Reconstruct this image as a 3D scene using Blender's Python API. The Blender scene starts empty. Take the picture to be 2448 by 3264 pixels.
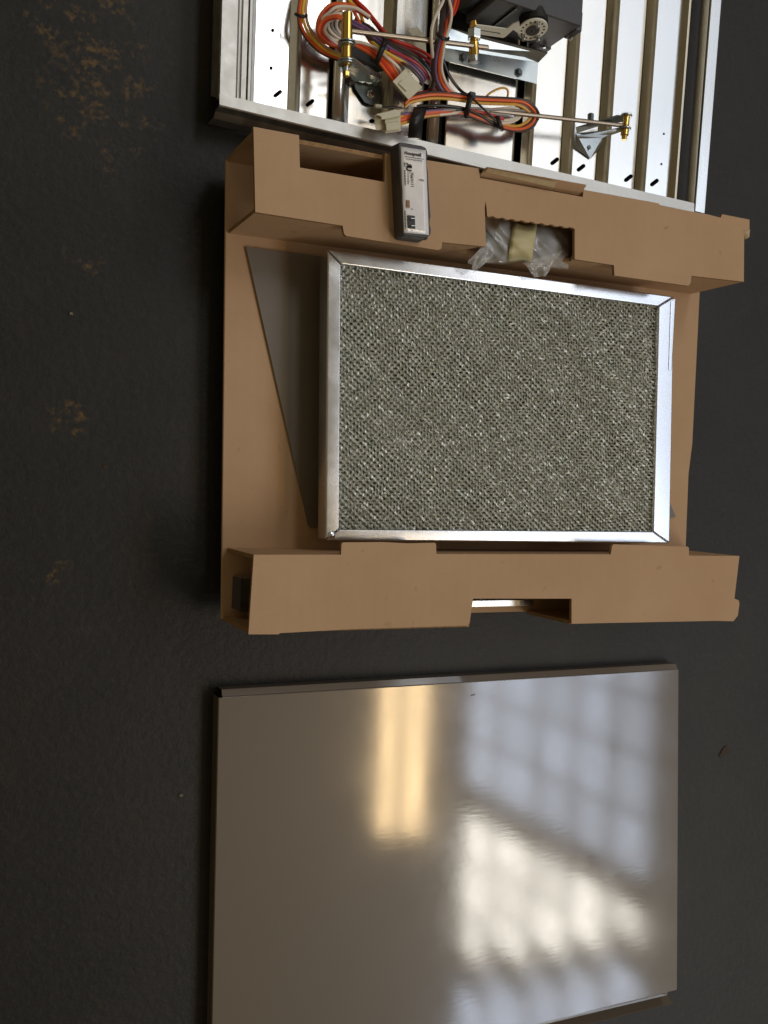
import bpy, bmesh, math, random
import numpy as np
from mathutils import Vector, Matrix
random.seed(7); rng = np.random.default_rng(7)
S = bpy.context.scene
COL = S.collection

# ------------------------------------------------------------------ camera
F = 3000.0; HCAM = 0.95                       # focal length in photo pixels, height above the floor (m)
_n = np.array([-1451., -132., 3000.]); ZW = -_n / np.linalg.norm(_n)
_x = np.array([6176., 168., 3000.]); _x -= ZW * _x.dot(ZW); XW = _x / np.linalg.norm(_x)
YW = np.cross(ZW, XW)
R = np.array([XW, YW, ZW])                    # camera axes (right, down, forward) -> world
CAM = -(R @ np.array([0, 0, 1.])) * (HCAM / -(R @ np.array([0, 0, 1.]))[2])

cd = bpy.data.cameras.new('camera'); co = bpy.data.objects.new('camera', cd); COL.objects.link(co)
cd.sensor_fit = 'VERTICAL'; cd.sensor_height = 36; cd.lens = 36 * F / 3264.0
cd.clip_start = 0.02; cd.clip_end = 60
m = Matrix.Identity(4)
ax = [R @ np.array([1, 0, 0.]), -(R @ np.array([0, 1., 0])), -(R @ np.array([0, 0, 1.]))]
for c in range(3):
    for r in range(3): m[r][c] = ax[c][r]
for r in range(3): m[r][3] = CAM[r]
co.matrix_world = m
S.camera = co

def P(px, py, z=0.0):
    """measured photo point -> place in the room at height z"""
    d = R @ np.array([(px - 1224) / F, (py - 1632) / F, 1.0])
    t = (z - CAM[2]) / d[2]
    return CAM + d * t
def mpp(px, py, z):
    c = R.T @ (P(px, py, z) - CAM)
    return c[2] / F

# ------------------------------------------------------------------ world, lamps, exposure
w = bpy.data.worlds.new('World'); S.world = w; w.use_nodes = True
bgn = w.node_tree.nodes['Background']
bgn.inputs[0].default_value = (0.135, 0.107, 0.062, 1); bgn.inputs[1].default_value = 1.0
S.view_settings.view_transform = 'Standard'; S.view_settings.look = 'None'
S.view_settings.exposure = 0.32; S.view_settings.gamma = 1.0
S.render.engine = 'CYCLES'
S.cycles.use_denoising = True
S.cycles.max_bounces = 8
S.cycles.sample_clamp_indirect = 6.0

def mirror_hit(px, py, axis, val):
    d = R @ np.array([(px - 1224) / F, (py - 1632) / F, 1.0]); p = CAM + d * (-CAM[2] / d[2])
    r = d * np.array([1, 1, -1.0]); i = 'XYZ'.index(axis)
    return p + r * ((val - p[i]) / r[i])

def area_lamp(name, c, u, v, nrm, L, color):
    """rectangular lamp, centre c, full side vectors u and v, radiance L"""
    su, sv = np.linalg.norm(u), np.linalg.norm(v)
    ld = bpy.data.lights.new(name, 'AREA'); ld.shape = 'RECTANGLE'
    ld.size = su; ld.size_y = sv
    ld.energy = L * math.pi * su * sv; ld.color = color
    lo = bpy.data.objects.new(name, ld); COL.objects.link(lo)
    ux = u / su; nz = -np.array(nrm, float); nz -= ux * nz.dot(ux); nz /= np.linalg.norm(nz); vy = np.cross(nz, ux)
    mm = Matrix.Identity(4)
    for r in range(3):
        mm[r][0] = ux[r]; mm[r][1] = vy[r]; mm[r][2] = nz[r]; mm[r][3] = c[r]
    lo.matrix_world = mm
    return lo

WX = 4.0                                        # high factory window, panes in a grid
COLS = [(1482, 1552), (1574, 1684), (1708, 1800), (1826, 1918), (1950, 2050)]
def pane(x0, x1, Y0, Y1, L, color, ref):
    za = mirror_hit(x0, ref, 'X', WX)[2]; zb = mirror_hit(x1, ref, 'X', WX)[2]
    c = np.array([WX, (Y0 + Y1) / 2, (za + zb) / 2])
    area_lamp('window_pane', c, np.array([0, Y1 - Y0, 0]), np.array([0, 0, za - zb]), (-1, 0, 0), L, color)
BLUE = (0.70, 0.81, 1.0); WARM = (1.0, 0.95, 0.84); WHITE = (0.97, 0.98, 1.0)
# pane rows along the wall (world Y); a thick brace and a beam leave dark bands between lit areas
def yrow(px, py): return mirror_hit(px, py, 'X', WX)[1]
lamp_rng = random.Random(5)
for i, (x0, x1) in enumerate(COLS):
    xm = (x0 + x1) / 2
    brace0, brace1 = yrow(xm, 2490 + 0.55 * (xm - 1480)), yrow(xm, 2580 + 0.55 * (xm - 1480))
    beam0, beam1 = yrow(xm, 3085 - 0.17 * (xm - 1480)), yrow(xm, 3185 - 0.19 * (xm - 1480))
    for (Ya, Yb, L, c) in ((-0.92, brace0, 5.6, BLUE), (brace1, beam0, 12.0, WARM), (beam1, -5.9, 6.0, BLUE)):
        n_ = max(1, round((Ya - Yb) / 0.40)); h_ = (Ya - Yb) / n_
        for j in range(n_):
            pane(x0, x1, Ya - h_ * (j + 1) + 0.02, Ya - h_ * j - 0.02, L * (1.05 - 0.07 * i) * lamp_rng.uniform(0.72, 1.15), c, 2600)
# the same window carries on along the wall beside the damper, at lower radiance
for (Y0, Y1, L) in ((-0.84, 0.20, 1.8), (0.30, 1.35, 1.15), (1.45, 2.5, 1.8), (2.6, 3.65, 1.25), (3.75, 5.2, 1.35)):
    pane(1482, 1760, Y0, Y1, L * 1.6, WHITE, 1200)
    pane(1800, 2290, Y0, Y1, L, BLUE, 1200)
# fluorescent fittings under the ceiling, two tubes each, running along Y
TZ = 3.2
for (xa, xb) in ((1190, 1238), (1272, 1330)):
    for (ya, yb) in ((2655, 2000), (1778, 1690), (560, 330)):
        a = mirror_hit(xa, ya, 'Z', TZ); b = mirror_hit(xa, yb, 'Z', TZ); c = mirror_hit(xb, ya, 'Z', TZ)
        wdt = c[0] - a[0]
        area_lamp('fluorescent_tube', np.array([a[0] + wdt / 2, (a[1] + b[1]) / 2, TZ]), np.array([0, b[1] - a[1], 0]),
                  np.array([wdt, 0, 0]), (0, 0, -1), (17.0 if ya > 2000 else 7.0 if ya > 1000 else 3.5), (1.0, 0.70, 0.36))
# roof light above the far left end
c0 = mirror_hit(820, -40, 'Z', 3.6)
area_lamp('roof_light', np.array([c0[0], c0[1], 3.6]), np.array([0, 1.5, 0]), np.array([0.62, 0, 0]), (0, 0, -1), 6.0, WHITE)

# ------------------------------------------------------------------ materials
MATS = {}
def nodes_of(name):
    mt = bpy.data.materials.new(name); mt.use_nodes = True
    nt = mt.node_tree; bs = nt.nodes['Principled BSDF']; MATS[name] = mt
    return mt, nt, bs
def pmat(name, col, rough=0.5, metal=0.0, noise=0.0, nscale=40.0, stretch=(1, 1, 1), bump=0.0, bscale=200.0, rvar=0.0, coat=0.0, ior=None, spec=None, bdist=0.001):
    mt, nt, bs = nodes_of(name)
    bs.inputs['Base Color'].default_value = (*col, 1); bs.inputs['Roughness'].default_value = rough
    bs.inputs['Metallic'].default_value = metal
    if coat: bs.inputs['Coat Weight'].default_value = coat; bs.inputs['Coat Roughness'].default_value = 0.12
    if ior: bs.inputs['IOR'].default_value = ior
    if spec is not None: bs.inputs['Specular IOR Level'].default_value = spec
    if noise or rvar or bump:
        tc = nt.nodes.new('ShaderNodeTexCoord'); mp = nt.nodes.new('ShaderNodeMapping')
        mp.inputs['Scale'].default_value = stretch
        nt.links.new(tc.outputs['Object'], mp.inputs['Vector'])
        nz = nt.nodes.new('ShaderNodeTexNoise'); nz.inputs['Scale'].default_value = nscale; nz.inputs['Detail'].default_value = 5
        nt.links.new(mp.outputs[0], nz.inputs['Vector'])
        if noise:
            rp = nt.nodes.new('ShaderNodeMapRange'); rp.inputs['From Min'].default_value = 0.25; rp.inputs['From Max'].default_value = 0.75
            rp.inputs['To Min'].default_value = 1 - noise; rp.inputs['To Max'].default_value = 1 + noise
            nt.links.new(nz.outputs['Fac'], rp.inputs['Value'])
            mx = nt.nodes.new('ShaderNodeVectorMath'); mx.operation = 'SCALE'; mx.inputs[0].default_value = col
            nt.links.new(rp.outputs[0], mx.inputs['Scale']); nt.links.new(mx.outputs[0], bs.inputs['Base Color'])
        if rvar:
            rr = nt.nodes.new('ShaderNodeMapRange'); rr.inputs['From Min'].default_value = 0.3; rr.inputs['From Max'].default_value = 0.7
            rr.inputs['To Min'].default_value = max(0.02, rough - rvar); rr.inputs['To Max'].default_value = rough + rvar
            nt.links.new(nz.outputs['Fac'], rr.inputs['Value']); nt.links.new(rr.outputs[0], bs.inputs['Roughness'])
        if bump:
            n2 = nt.nodes.new('ShaderNodeTexNoise'); n2.inputs['Scale'].default_value = bscale; n2.inputs['Detail'].default_value = 3
            nt.links.new(mp.outputs[0], n2.inputs['Vector'])
            bp = nt.nodes.new('ShaderNodeBump'); bp.inputs['Strength'].default_value = bump; bp.inputs['Distance'].default_value = bdist
            nt.links.new(n2.outputs['Fac'], bp.inputs['Height']); nt.links.new(bp.outputs[0], bs.inputs['Normal'])
    return mt

mt, nt, bs = nodes_of('kraft_cardboard'); KRAFT = mt
bs.inputs['Roughness'].default_value = 0.82; bs.inputs['Specular IOR Level'].default_value = 0.25
tc = nt.nodes.new('ShaderNodeTexCoord')
def kn(scale, detail, rough, sc=(1, 1, 1)):
    mp = nt.nodes.new('ShaderNodeMapping'); mp.inputs['Scale'].default_value = sc; nt.links.new(tc.outputs['Object'], mp.inputs['Vector'])
    n = nt.nodes.new('ShaderNodeTexNoise'); n.inputs['Scale'].default_value = scale; n.inputs['Detail'].default_value = detail; n.inputs['Roughness'].default_value = rough
    nt.links.new(mp.outputs[0], n.inputs['Vector']); return n.outputs['Fac']
def kr(f, a, b, c, d):
    r = nt.nodes.new('ShaderNodeMapRange'); r.inputs['From Min'].default_value = a; r.inputs['From Max'].default_value = b; r.inputs['To Min'].default_value = c; r.inputs['To Max'].default_value = d
    nt.links.new(f, r.inputs['Value']); return r.outputs[0]
def km(f, a, b):
    mx = nt.nodes.new('ShaderNodeMix'); mx.data_type = 'RGBA'; nt.links.new(f, mx.inputs['Factor'])
    for i_, v_ in ((6, a), (7, b)):
        if isinstance(v_, tuple): mx.inputs[i_].default_value = (*v_, 1)
        else: nt.links.new(v_, mx.inputs[i_])
    return mx.outputs[2]
kc = km(kr(kn(9, 5, 0.6), 0.3, 0.7, 0, 1), (0.470, 0.305, 0.180), (0.525, 0.350, 0.212))
kc = km(kr(kn(420, 3, 0.6, (1, 3, 1)), 0.60, 0.78, 0, 0.35), kc, (0.33, 0.20, 0.11))
kc = km(kr(kn(70, 2, 0.5), 0.70, 0.78, 0, 0.45), kc, (0.29, 0.175, 0.095))
nt.links.new(kc, bs.inputs['Base Color'])
wv_ = nt.nodes.new('ShaderNodeTexWave'); wv_.bands_direction = 'X'; wv_.inputs['Scale'].default_value = 24; wv_.inputs['Distortion'].default_value = 0.6
nt.links.new(tc.outputs['Object'], wv_.inputs['Vector'])
ma_ = nt.nodes.new('ShaderNodeMath'); ma_.operation = 'MULTIPLY_ADD'; ma_.inputs[1].default_value = 0.30
nt.links.new(wv_.outputs['Fac'], ma_.inputs[0]); nt.links.new(kn(240, 5, 0.65), ma_.inputs[2])
bp = nt.nodes.new('ShaderNodeBump'); bp.inputs['Strength'].default_value = 0.32; bp.inputs['Distance'].default_value = 0.0006
b2_ = nt.nodes.new('ShaderNodeBump'); b2_.inputs['Strength'].default_value = 0.5; b2_.inputs['Distance'].default_value = 0.004
nt.links.new(kn(7, 3, 0.5), b2_.inputs['Height']); nt.links.new(b2_.outputs[0], bp.inputs['Normal'])
nt.links.new(ma_.outputs[0], bp.inputs['Height']); nt.links.new(bp.outputs[0], bs.inputs['Normal'])
KRAFT_EDGE = pmat('cardboard_cut_edge', (0.33, 0.205, 0.105), 0.95, 0, 0.25, 300, spec=0.1)
GALV = pmat('galvanised_sheet', (0.66, 0.65, 0.62), 0.22, 1.0, 0.05, 60, (3, 0.35, 1), 0, 30, 0.03)
GALV_RIB_REFL = pmat('galvanised_rib_reflection_tint', (0.58, 0.525, 0.40), 0.36, 1.0, 0.08, 80, rvar=0.04)  # same galvanised sheet; olive tint paints in the dim warm room's reflection
GALV_DULL = pmat('galvanised_dull', (0.60, 0.595, 0.565), 0.46, 1.0, 0.10, 80, (1, 1, 1), 0.05, 400, 0.06, bdist=0.0003)
ZINC = pmat('zinc_plate', (0.50, 0.55, 0.56), 0.3, 1.0, 0.08, 50, bump=0.04, bscale=120, rvar=0.05, bdist=0.0004)
DARKSTEEL = pmat('dark_bracket_steel', (0.13, 0.15, 0.155), 0.4, 0.8, 0.12, 70, rvar=0.06)
BRASS = pmat('yellow_passivated_brass', (0.72, 0.47, 0.13), 0.2, 1.0, 0.08, 90)
STEEL = pmat('rod_steel', (0.36, 0.30, 0.23), 0.36, 1.0, 0.12, 120, rvar=0.05)
ALU = pmat('aluminium_frame', (0.72, 0.74, 0.78), 0.24, 1.0, 0.03, 40, (1, 1, 1), 0.02, 45, 0.04, bdist=0.0005)
BLACKPL = pmat('black_plastic', (0.012, 0.012, 0.013), 0.4, 0, 0, bump=0.05, bscale=900)
HOUSING = pmat('charcoal_housing', (0.060, 0.061, 0.070), 0.5, 0, 0.1, 200, bump=0.08, bscale=1500, bdist=0.0003)
GREYPL = pmat('dark_grey_plastic', (0.060, 0.058, 0.062), 0.5, 0, 0.06, 200, bump=0.08, bscale=1500, bdist=0.0003)
NYLON = pmat('cream_nylon', (0.62, 0.58, 0.42), 0.42, 0, 0.06, 120)
CRANKW = pmat('pale_crank_metal', (0.82, 0.82, 0.72), 0.5, 0.0, 0.05, 100)
GREYPAINT = pmat('taupe_painted_plate', (0.165, 0.140, 0.115), 0.42, 0, 0.05, 30)
TAPE = pmat('cream_tape', (0.55, 0.49, 0.27), 0.45, 0, 0.08, 60, bump=0.1, bscale=100)
LABEL = pmat('white_label', (0.84, 0.84, 0.86), 0.16, 0, 0.0, 40, bump=0.35, bscale=110, bdist=0.0006, coat=0.6)
INK = pmat('label_ink', (0.03, 0.022, 0.02), 0.5)
AMBER = pmat('brown_component', (0.28, 0.13, 0.04), 0.4)
CARAMEL = pmat('pale_torn_board', (0.50, 0.38, 0.22), 0.75, 0, 0.12, 120)
STONE = pmat('pale_debris', (0.18, 0.16, 0.12), 0.8, 0, 0.2, 300)
LEAFM = pmat('dry_leaf', (0.040, 0.024, 0.014), 0.8, 0, 0.3, 200)

# painted sheet: beige-grey, glossy, light orange-peel and fine lapped streaks
mt, nt, bs = nodes_of('beige_painted_steel'); PANELM = mt
bs.inputs['Base Color'].default_value = (0.124, 0.099, 0.073, 1); bs.inputs['Roughness'].default_value = 0.40
bs.inputs['IOR'].default_value = 1.45
bs.inputs['Coat Weight'].default_value = 1.0; bs.inputs['Coat Roughness'].default_value = 0.095; bs.inputs['Coat IOR'].default_value = 1.7
tc = nt.nodes.new('ShaderNodeTexCoord'); mp = nt.nodes.new('ShaderNodeMapping'); mp.inputs['Scale'].default_value = (12, 90, 12)
nt.links.new(tc.outputs['Object'], mp.inputs['Vector'])
n1 = nt.nodes.new('ShaderNodeTexNoise'); n1.inputs['Scale'].default_value = 3.0; n1.inputs['Detail'].default_value = 4
nt.links.new(mp.outputs[0], n1.inputs['Vector'])
n2 = nt.nodes.new('ShaderNodeTexNoise'); n2.inputs['Scale'].default_value = 420; n2.inputs['Detail'].default_value = 2
nt.links.new(tc.outputs['Object'], n2.inputs['Vector'])
ad = nt.nodes.new('ShaderNodeMath'); ad.operation = 'MULTIPLY_ADD'; ad.inputs[1].default_value = 0.35
nt.links.new(n2.outputs['Fac'], ad.inputs[0]); nt.links.new(n1.outputs['Fac'], ad.inputs[2])
bp = nt.nodes.new('ShaderNodeBump'); bp.inputs['Strength'].default_value = 0.10; bp.inputs['Distance'].default_value = 0.0002
nt.links.new(ad.outputs[0], bp.inputs['Height']); nt.links.new(bp.outputs[0], bs.inputs['Normal']); nt.links.new(bp.outputs[0], bs.inputs['Coat Normal'])
n3 = nt.nodes.new('ShaderNodeTexNoise'); n3.inputs['Scale'].default_value = 14; n3.inputs['Detail'].default_value = 6; n3.inputs['Roughness'].default_value = 0.7
nt.links.new(tc.outputs['Object'], n3.inputs['Vector'])
m3 = nt.nodes.new('ShaderNodeMapRange'); m3.inputs['From Min'].default_value = 0.3; m3.inputs['From Max'].default_value = 0.7; m3.inputs['To Min'].default_value = 0.070; m3.inputs['To Max'].default_value = 0.110
nt.links.new(n3.outputs['Fac'], m3.inputs['Value']); nt.links.new(m3.outputs[0], bs.inputs['Coat Roughness'])

# floor: near-black worn coating, grime, ochre paint flecks
mt, nt, bs = nodes_of('dark_floor_coating'); FLOORM = mt
bs.inputs['Roughness'].default_value = 0.5; bs.inputs['Specular IOR Level'].default_value = 0.35
tc = nt.nodes.new('ShaderNodeTexCoord')
def noise(scale, detail=4, rough=0.55, vec=None):
    n = nt.nodes.new('ShaderNodeTexNoise'); n.inputs['Scale'].default_value = scale; n.inputs['Detail'].default_value = detail; n.inputs['Roughness'].default_value = rough
    nt.links.new(vec or tc.outputs['Object'], n.inputs['Vector']); return n.outputs['Fac']
def ramp(fac, a, b, c0=0.0, c1=1.0):
    r = nt.nodes.new('ShaderNodeMapRange'); r.inputs['From Min'].default_value = a; r.inputs['From Max'].default_value = b
    r.inputs['To Min'].default_value = c0; r.inputs['To Max'].default_value = c1; r.clamp = True
    nt.links.new(fac, r.inputs['Value']); return r.outputs[0]
def mul(a, b):
    mm_ = nt.nodes.new('ShaderNodeMath'); mm_.operation = 'MULTIPLY'
    nt.links.new(a, mm_.inputs[0]); nt.links.new(b, mm_.inputs[1]); return mm_.outputs[0]
def mixc(fac, a, b):
    mx_ = nt.nodes.new('ShaderNodeMix'); mx_.data_type = 'RGBA'
    nt.links.new(fac, mx_.inputs['Factor'])
    for i_, v_ in ((6, a), (7, b)):
        if isinstance(v_, tuple): mx_.inputs[i_].default_value = (*v_, 1)
        else: nt.links.new(v_, mx_.inputs[i_])
    return mx_.outputs[2]
base = mixc(ramp(noise(5, 7, 0.62), 0.35, 0.65), (0.0090, 0.0086, 0.0078), (0.0175, 0.0160, 0.0138))
base = mixc(ramp(noise(22, 6, 0.7), 0.55, 0.72, 0, 0.5), base, (0.023, 0.0215, 0.0195))
base = mixc(ramp(noise(170, 4), 0.55, 0.75, 0, 0.5), base, (0.034, 0.030, 0.025))
base = mixc(ramp(noise(45, 5), 0.62, 0.72, 0, 0.4), base, (0.034, 0.018, 0.010))
def vmap(sc, rot=0.0):
    mp_ = nt.nodes.new('ShaderNodeMapping'); mp_.inputs['Scale'].default_value = sc; mp_.inputs['Rotation'].default_value = (0, 0, rot)
    nt.links.new(tc.outputs['Object'], mp_.inputs['Vector']); return mp_.outputs[0]
base = mixc(ramp(noise(30, 4, 0.6, vmap((0.25, 3.0, 1), 0.6)), 0.60, 0.78, 0, 0.45), base, (0.030, 0.027, 0.0235))
base = mixc(ramp(noise(26, 4, 0.6, vmap((3.2, 0.22, 1), -0.35)), 0.62, 0.80, 0, 0.40), base, (0.031, 0.028, 0.024))
base = mixc(ramp(noise(420, 2, 0.5), 0.68, 0.76, 0, 0.7), base, (0.050, 0.046, 0.040))
base = mixc(ramp(noise(3.1, 5, 0.6), 0.45, 0.7, 0, 0.45), base, (0.0070, 0.0066, 0.0060))
# flecks sit in drifts: a soft mask round the places where old paint survives
def blob(x, y, r):
    vm = nt.nodes.new('ShaderNodeVectorMath'); vm.operation = 'DISTANCE'; vm.inputs[1].default_value = (x, y, 0)
    nt.links.new(tc.outputs['Object'], vm.inputs[0]); return ramp(vm.outputs['Value'], r, r * 0.35)
def add(a, b):
    mm_ = nt.nodes.new('ShaderNodeMath'); mm_.operation = 'MAXIMUM'
    nt.links.new(a, mm_.inputs[0]); nt.links.new(b, mm_.inputs[1]); return mm_.outputs[0]
msk = None
for (bx, by, rr_) in ((210, 110, 0.05), (270, 200, 0.06), (330, 260, 0.06), (395, 220, 0.045), (250, 280, 0.05), (360, 130, 0.05), (340, 430, 0.05), (475, 405, 0.022), (215, 1330, 0.03), (190, 1830, 0.02), (280, 800, 0.03), (200, 60, 0.04), (360, 10, 0.03)):
    q = P(bx, by, 0); b_ = blob(float(q[0]), float(q[1]), rr_); msk = b_ if msk is None else add(msk, b_)
fl = ramp(mul(mul(ramp(noise(150, 3, 0.5), 0.40, 0.80), ramp(noise(38, 2), 0.38, 0.62)), msk), 0.10, 0.46, 0, 0.80)
base = mixc(fl, base, mixc(ramp(noise(160), 0.4, 0.6), (0.075, 0.043, 0.013), (0.135, 0.080, 0.020)))
nt.links.new(base, bs.inputs['Base Color'])
bp = nt.nodes.new('ShaderNodeBump'); bp.inputs['Strength'].default_value = 0.4; bp.inputs['Distance'].default_value = 0.002
nt.links.new(noise(110, 7, 0.65), bp.inputs['Height']); nt.links.new(bp.outputs[0], bs.inputs['Normal'])

# aluminium mesh: metal with per-strand tint
mt, nt, bs = nodes_of('aluminium_mesh'); MESHM = mt
bs.inputs['Metallic'].default_value = 0.55; bs.inputs['Roughness'].default_value = 0.42
tc = nt.nodes.new('ShaderNodeTexCoord')
base = mixc(ramp(noise(130, 3), 0.4, 0.62), (0.52, 0.545, 0.48), (0.67, 0.695, 0.65))
nt.links.new(base, bs.inputs['Base Color'])

# clear film
mt, nt, bs = nodes_of('clear_film'); FILM = mt
bs.inputs['Base Color'].default_value = (0.85, 0.87, 0.88, 1); bs.inputs['Roughness'].default_value = 0.07
bs.inputs['Alpha'].default_value = 0.42; bs.inputs['IOR'].default_value = 1.5; bs.inputs['Coat Weight'].default_value = 1.0; bs.inputs['Coat Roughness'].default_value = 0.05; bs.inputs['Specular IOR Level'].default_value = 0.9

WC = {'orange': (0.80, 0.13, 0.025), 'red': (0.60, 0.035, 0.02), 'crimson': (0.48, 0.02, 0.05), 'yellow': (0.85, 0.60, 0.06), 'ochre': (0.72, 0.38, 0.04),
      'white': (0.80, 0.72, 0.60), 'pink': (0.78, 0.50, 0.36), 'purple': (0.20, 0.12, 0.26), 'brown': (0.045, 0.026, 0.022), 'grey': (0.32, 0.29, 0.26), 'black': (0.012, 0.011, 0.011)}
WM = {k: pmat(k + '_wire_sheath', v, 0.36, 0, 0.05, 100) for k, v in WC.items()}

# ------------------------------------------------------------------ builders
WLOC = {}
def link(o, parent):
    COL.objects.link(o)
    if parent is not None: o.parent = parent
def thing(name, label, cat, loc, group=None):
    o = bpy.data.objects.new(name, None); o.empty_display_size = 0.02; link(o, None)
    o.location = loc; WLOC[o] = np.array(loc, float)
    o['label'] = label; o['category'] = cat
    if group: o['group'] = group
    return o
class MB:
    def __init__(s): s.v = []; s.f = []
    def add(s, v, f):
        b = len(s.v); s.v += [np.array(p, float) for p in v]; s.f += [[i + b for i in q] for q in f]; return s
    def prism(s, top, bot):
        n = len(top); s.add(list(top) + list(bot), [list(range(n)), list(range(2 * n - 1, n - 1, -1))] + [[i, i + n, (i + 1) % n + n, (i + 1) % n] for i in range(n)]); return s
    def box(s, a, b):
        x0, y0, z0 = np.minimum(a, b); x1, y1, z1 = np.maximum(a, b)
        return s.prism([(x0, y0, z1), (x1, y0, z1), (x1, y1, z1), (x0, y1, z1)], [(x0, y0, z0), (x1, y0, z0), (x1, y1, z0), (x0, y1, z0)])
    def lathe(s, p0, axis, prof, n=18):
        a = np.array(axis, float); a /= np.linalg.norm(a); h = np.array([0, 0, 1.]) if abs(a[2]) < 0.9 else np.array([1., 0, 0])
        u = np.cross(a, h); u /= np.linalg.norm(u); v = np.cross(a, u); p0 = np.array(p0, float)
        vs = []; fs = []
        for (t, r) in prof:
            for k in range(n):
                th = 2 * math.pi * k / n; vs.append(p0 + a * t + r * (math.cos(th) * u + math.sin(th) * v))
        for i in range(len(prof) - 1):
            for k in range(n):
                fs.append([i * n + k, i * n + (k + 1) % n, (i + 1) * n + (k + 1) % n, (i + 1) * n + k])
        fs.append(list(range(n - 1, -1, -1))); b = (len(prof) - 1) * n; fs.append([b + k for k in range(n)])
        return s.add(vs, fs)
    def cyl(s, p0, p1, r, n=14, ch=0.12):
        d = np.array(p1, float) - np.array(p0, float); L = np.linalg.norm(d); c = min(r * ch * 2, L * 0.3)
        return s.lathe(p0, d, [(0, r - c), (c, r), (L - c, r), (L, r - c)], n)
    def tube(s, pts, r, n=7, closed=False):
        pts = np.array(pts); m_ = len(pts); vs = []; fs = []
        tg = np.gradient(pts, axis=0); tg /= np.linalg.norm(tg, axis=1)[:, None] + 1e-12
        u = np.cross(tg[0], [0, 0, 1.]);
        if np.linalg.norm(u) < 1e-3: u = np.array([1., 0, 0])
        for i in range(m_):
            u = u - tg[i] * u.dot(tg[i]); u /= np.linalg.norm(u); v = np.cross(tg[i], u)
            for k in range(n):
                th = 2 * math.pi * k / n; vs.append(pts[i] + r * (math.cos(th) * u + math.sin(th) * v))
        for i in range(m_ - 1):
            for k in range(n): fs.append([i * n + k, i * n + (k + 1) % n, (i + 1) * n + (k + 1) % n, (i + 1) * n + k])
        fs.append(list(range(n - 1, -1, -1))); fs.append([(m_ - 1) * n + k for k in range(n)])
        return s.add(vs, fs)
def mk(name, mb, mat, parent=None, bevel=0.0, seg=2, smooth=False, solid=0.0, label=None, mat2=None):
    v = np.array(mb.v); c = (v.min(0) + v.max(0)) / 2 if parent is not None else np.array([(v[:, 0].min() + v[:, 0].max()) / 2, (v[:, 1].min() + v[:, 1].max()) / 2, v[:, 2].min()])
    me = bpy.data.meshes.new(name); me.from_pydata([tuple(p) for p in (v - c)], [], mb.f)
    bm = bmesh.new(); bm.from_mesh(me); bmesh.ops.recalc_face_normals(bm, faces=bm.faces)
    if bevel:
        es = [e for e in bm.edges if len(e.link_faces) == 2 and e.calc_face_angle(0) > 0.5]
        bmesh.ops.bevel(bm, geom=es, offset=bevel, segments=seg, affect='EDGES', profile=0.5, clamp_overlap=True)
    bm.to_mesh(me); bm.free()
    me.materials.append(mat)
    if mat is KRAFT and not bevel:
        me.materials.append(KRAFT_EDGE); ar = [(p.area, p) for p in me.polygons]; big = max(a for a, _ in ar)
        for a, p in ar: p.material_index = 0 if a > big * 0.8 else 1
    if smooth or bevel:
        me.shade_smooth()
        try: me.set_sharp_from_angle(angle=math.radians(35))
        except Exception: pass
    o = bpy.data.objects.new(name, me); link(o, parent)
    pw = WLOC[parent] if parent is not None else np.zeros(3)
    o.location = tuple(c - pw); WLOC[o] = c
    if solid:
        md = o.modifiers.new('thickness', 'SOLIDIFY'); md.thickness = solid; md.offset = -1
    if bevel:
        md = o.modifiers.new('face_weighted', 'WEIGHTED_NORMAL'); md.keep_sharp = True; md.weight = 100
    if label: o['label'] = label
    return o
def copy_part(o, world, parent, rot=None):
    c = o.copy(); COL.objects.link(c); c.parent = parent; c.location = tuple(np.array(world) - WLOC[parent]); WLOC[c] = np.array(world)
    if rot is not None: c.rotation_euler = rot
    return c
def spline(ctrl, per=8):
    p = np.array(ctrl, float); n = len(p); out = []
    q = np.vstack([2 * p[0] - p[1], p, 2 * p[-1] - p[-2]])
    for i in range(n - 1):
        a, b, c, d = q[i], q[i + 1], q[i + 2], q[i + 3]
        for t in np.linspace(0, 1, per, endpoint=False):
            out.append(0.5 * (2 * b + (c - a) * t + (2 * a - 5 * b + 4 * c - d) * t * t + (3 * b - a - 3 * c + d) * t ** 3))
    out.append(p[-1]); return out
def poly(name, px, z1, z0, mat, parent, **k):
    """flat piece with thickness, outline measured on its upper face"""
    top = [P(x, y, z1) for x, y in px]; bot = [np.array([p[0], p[1], z0]) for p in top]
    return mk(name, MB().prism(top, bot), mat, parent, **k)
def holed_sheet(name, outer, holes, mat, parent, solid):
    """sheet with real holes (3D point loops)"""
    allp = [np.array(p, float) for p in outer] + [np.array(p, float) for h in holes for p in h]
    c = (np.min(allp, 0) + np.max(allp, 0)) / 2
    bm = bmesh.new(); es = []
    for lp in [outer] + holes:
        vs = [bm.verts.new(tuple(np.array(p) - c)) for p in lp]
        es += [bm.edges.new((vs[i], vs[(i + 1) % len(vs)])) for i in range(len(vs))]
    bmesh.ops.triangle_fill(bm, edges=es, use_beauty=True, use_dissolve=False)
    for f in bm.faces:
        if f.normal.z < 0: f.normal_flip()
    me = bpy.data.meshes.new(name); bm.to_mesh(me); bm.free(); me.materials.append(mat)
    o = bpy.data.objects.new(name, me); link(o, parent); o.location = tuple(c - (WLOC[parent] if parent is not None else 0)); WLOC[o] = c
    if solid: md = o.modifiers.new('thickness', 'SOLIDIFY'); md.thickness = solid; md.offset = -1
    return o
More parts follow.
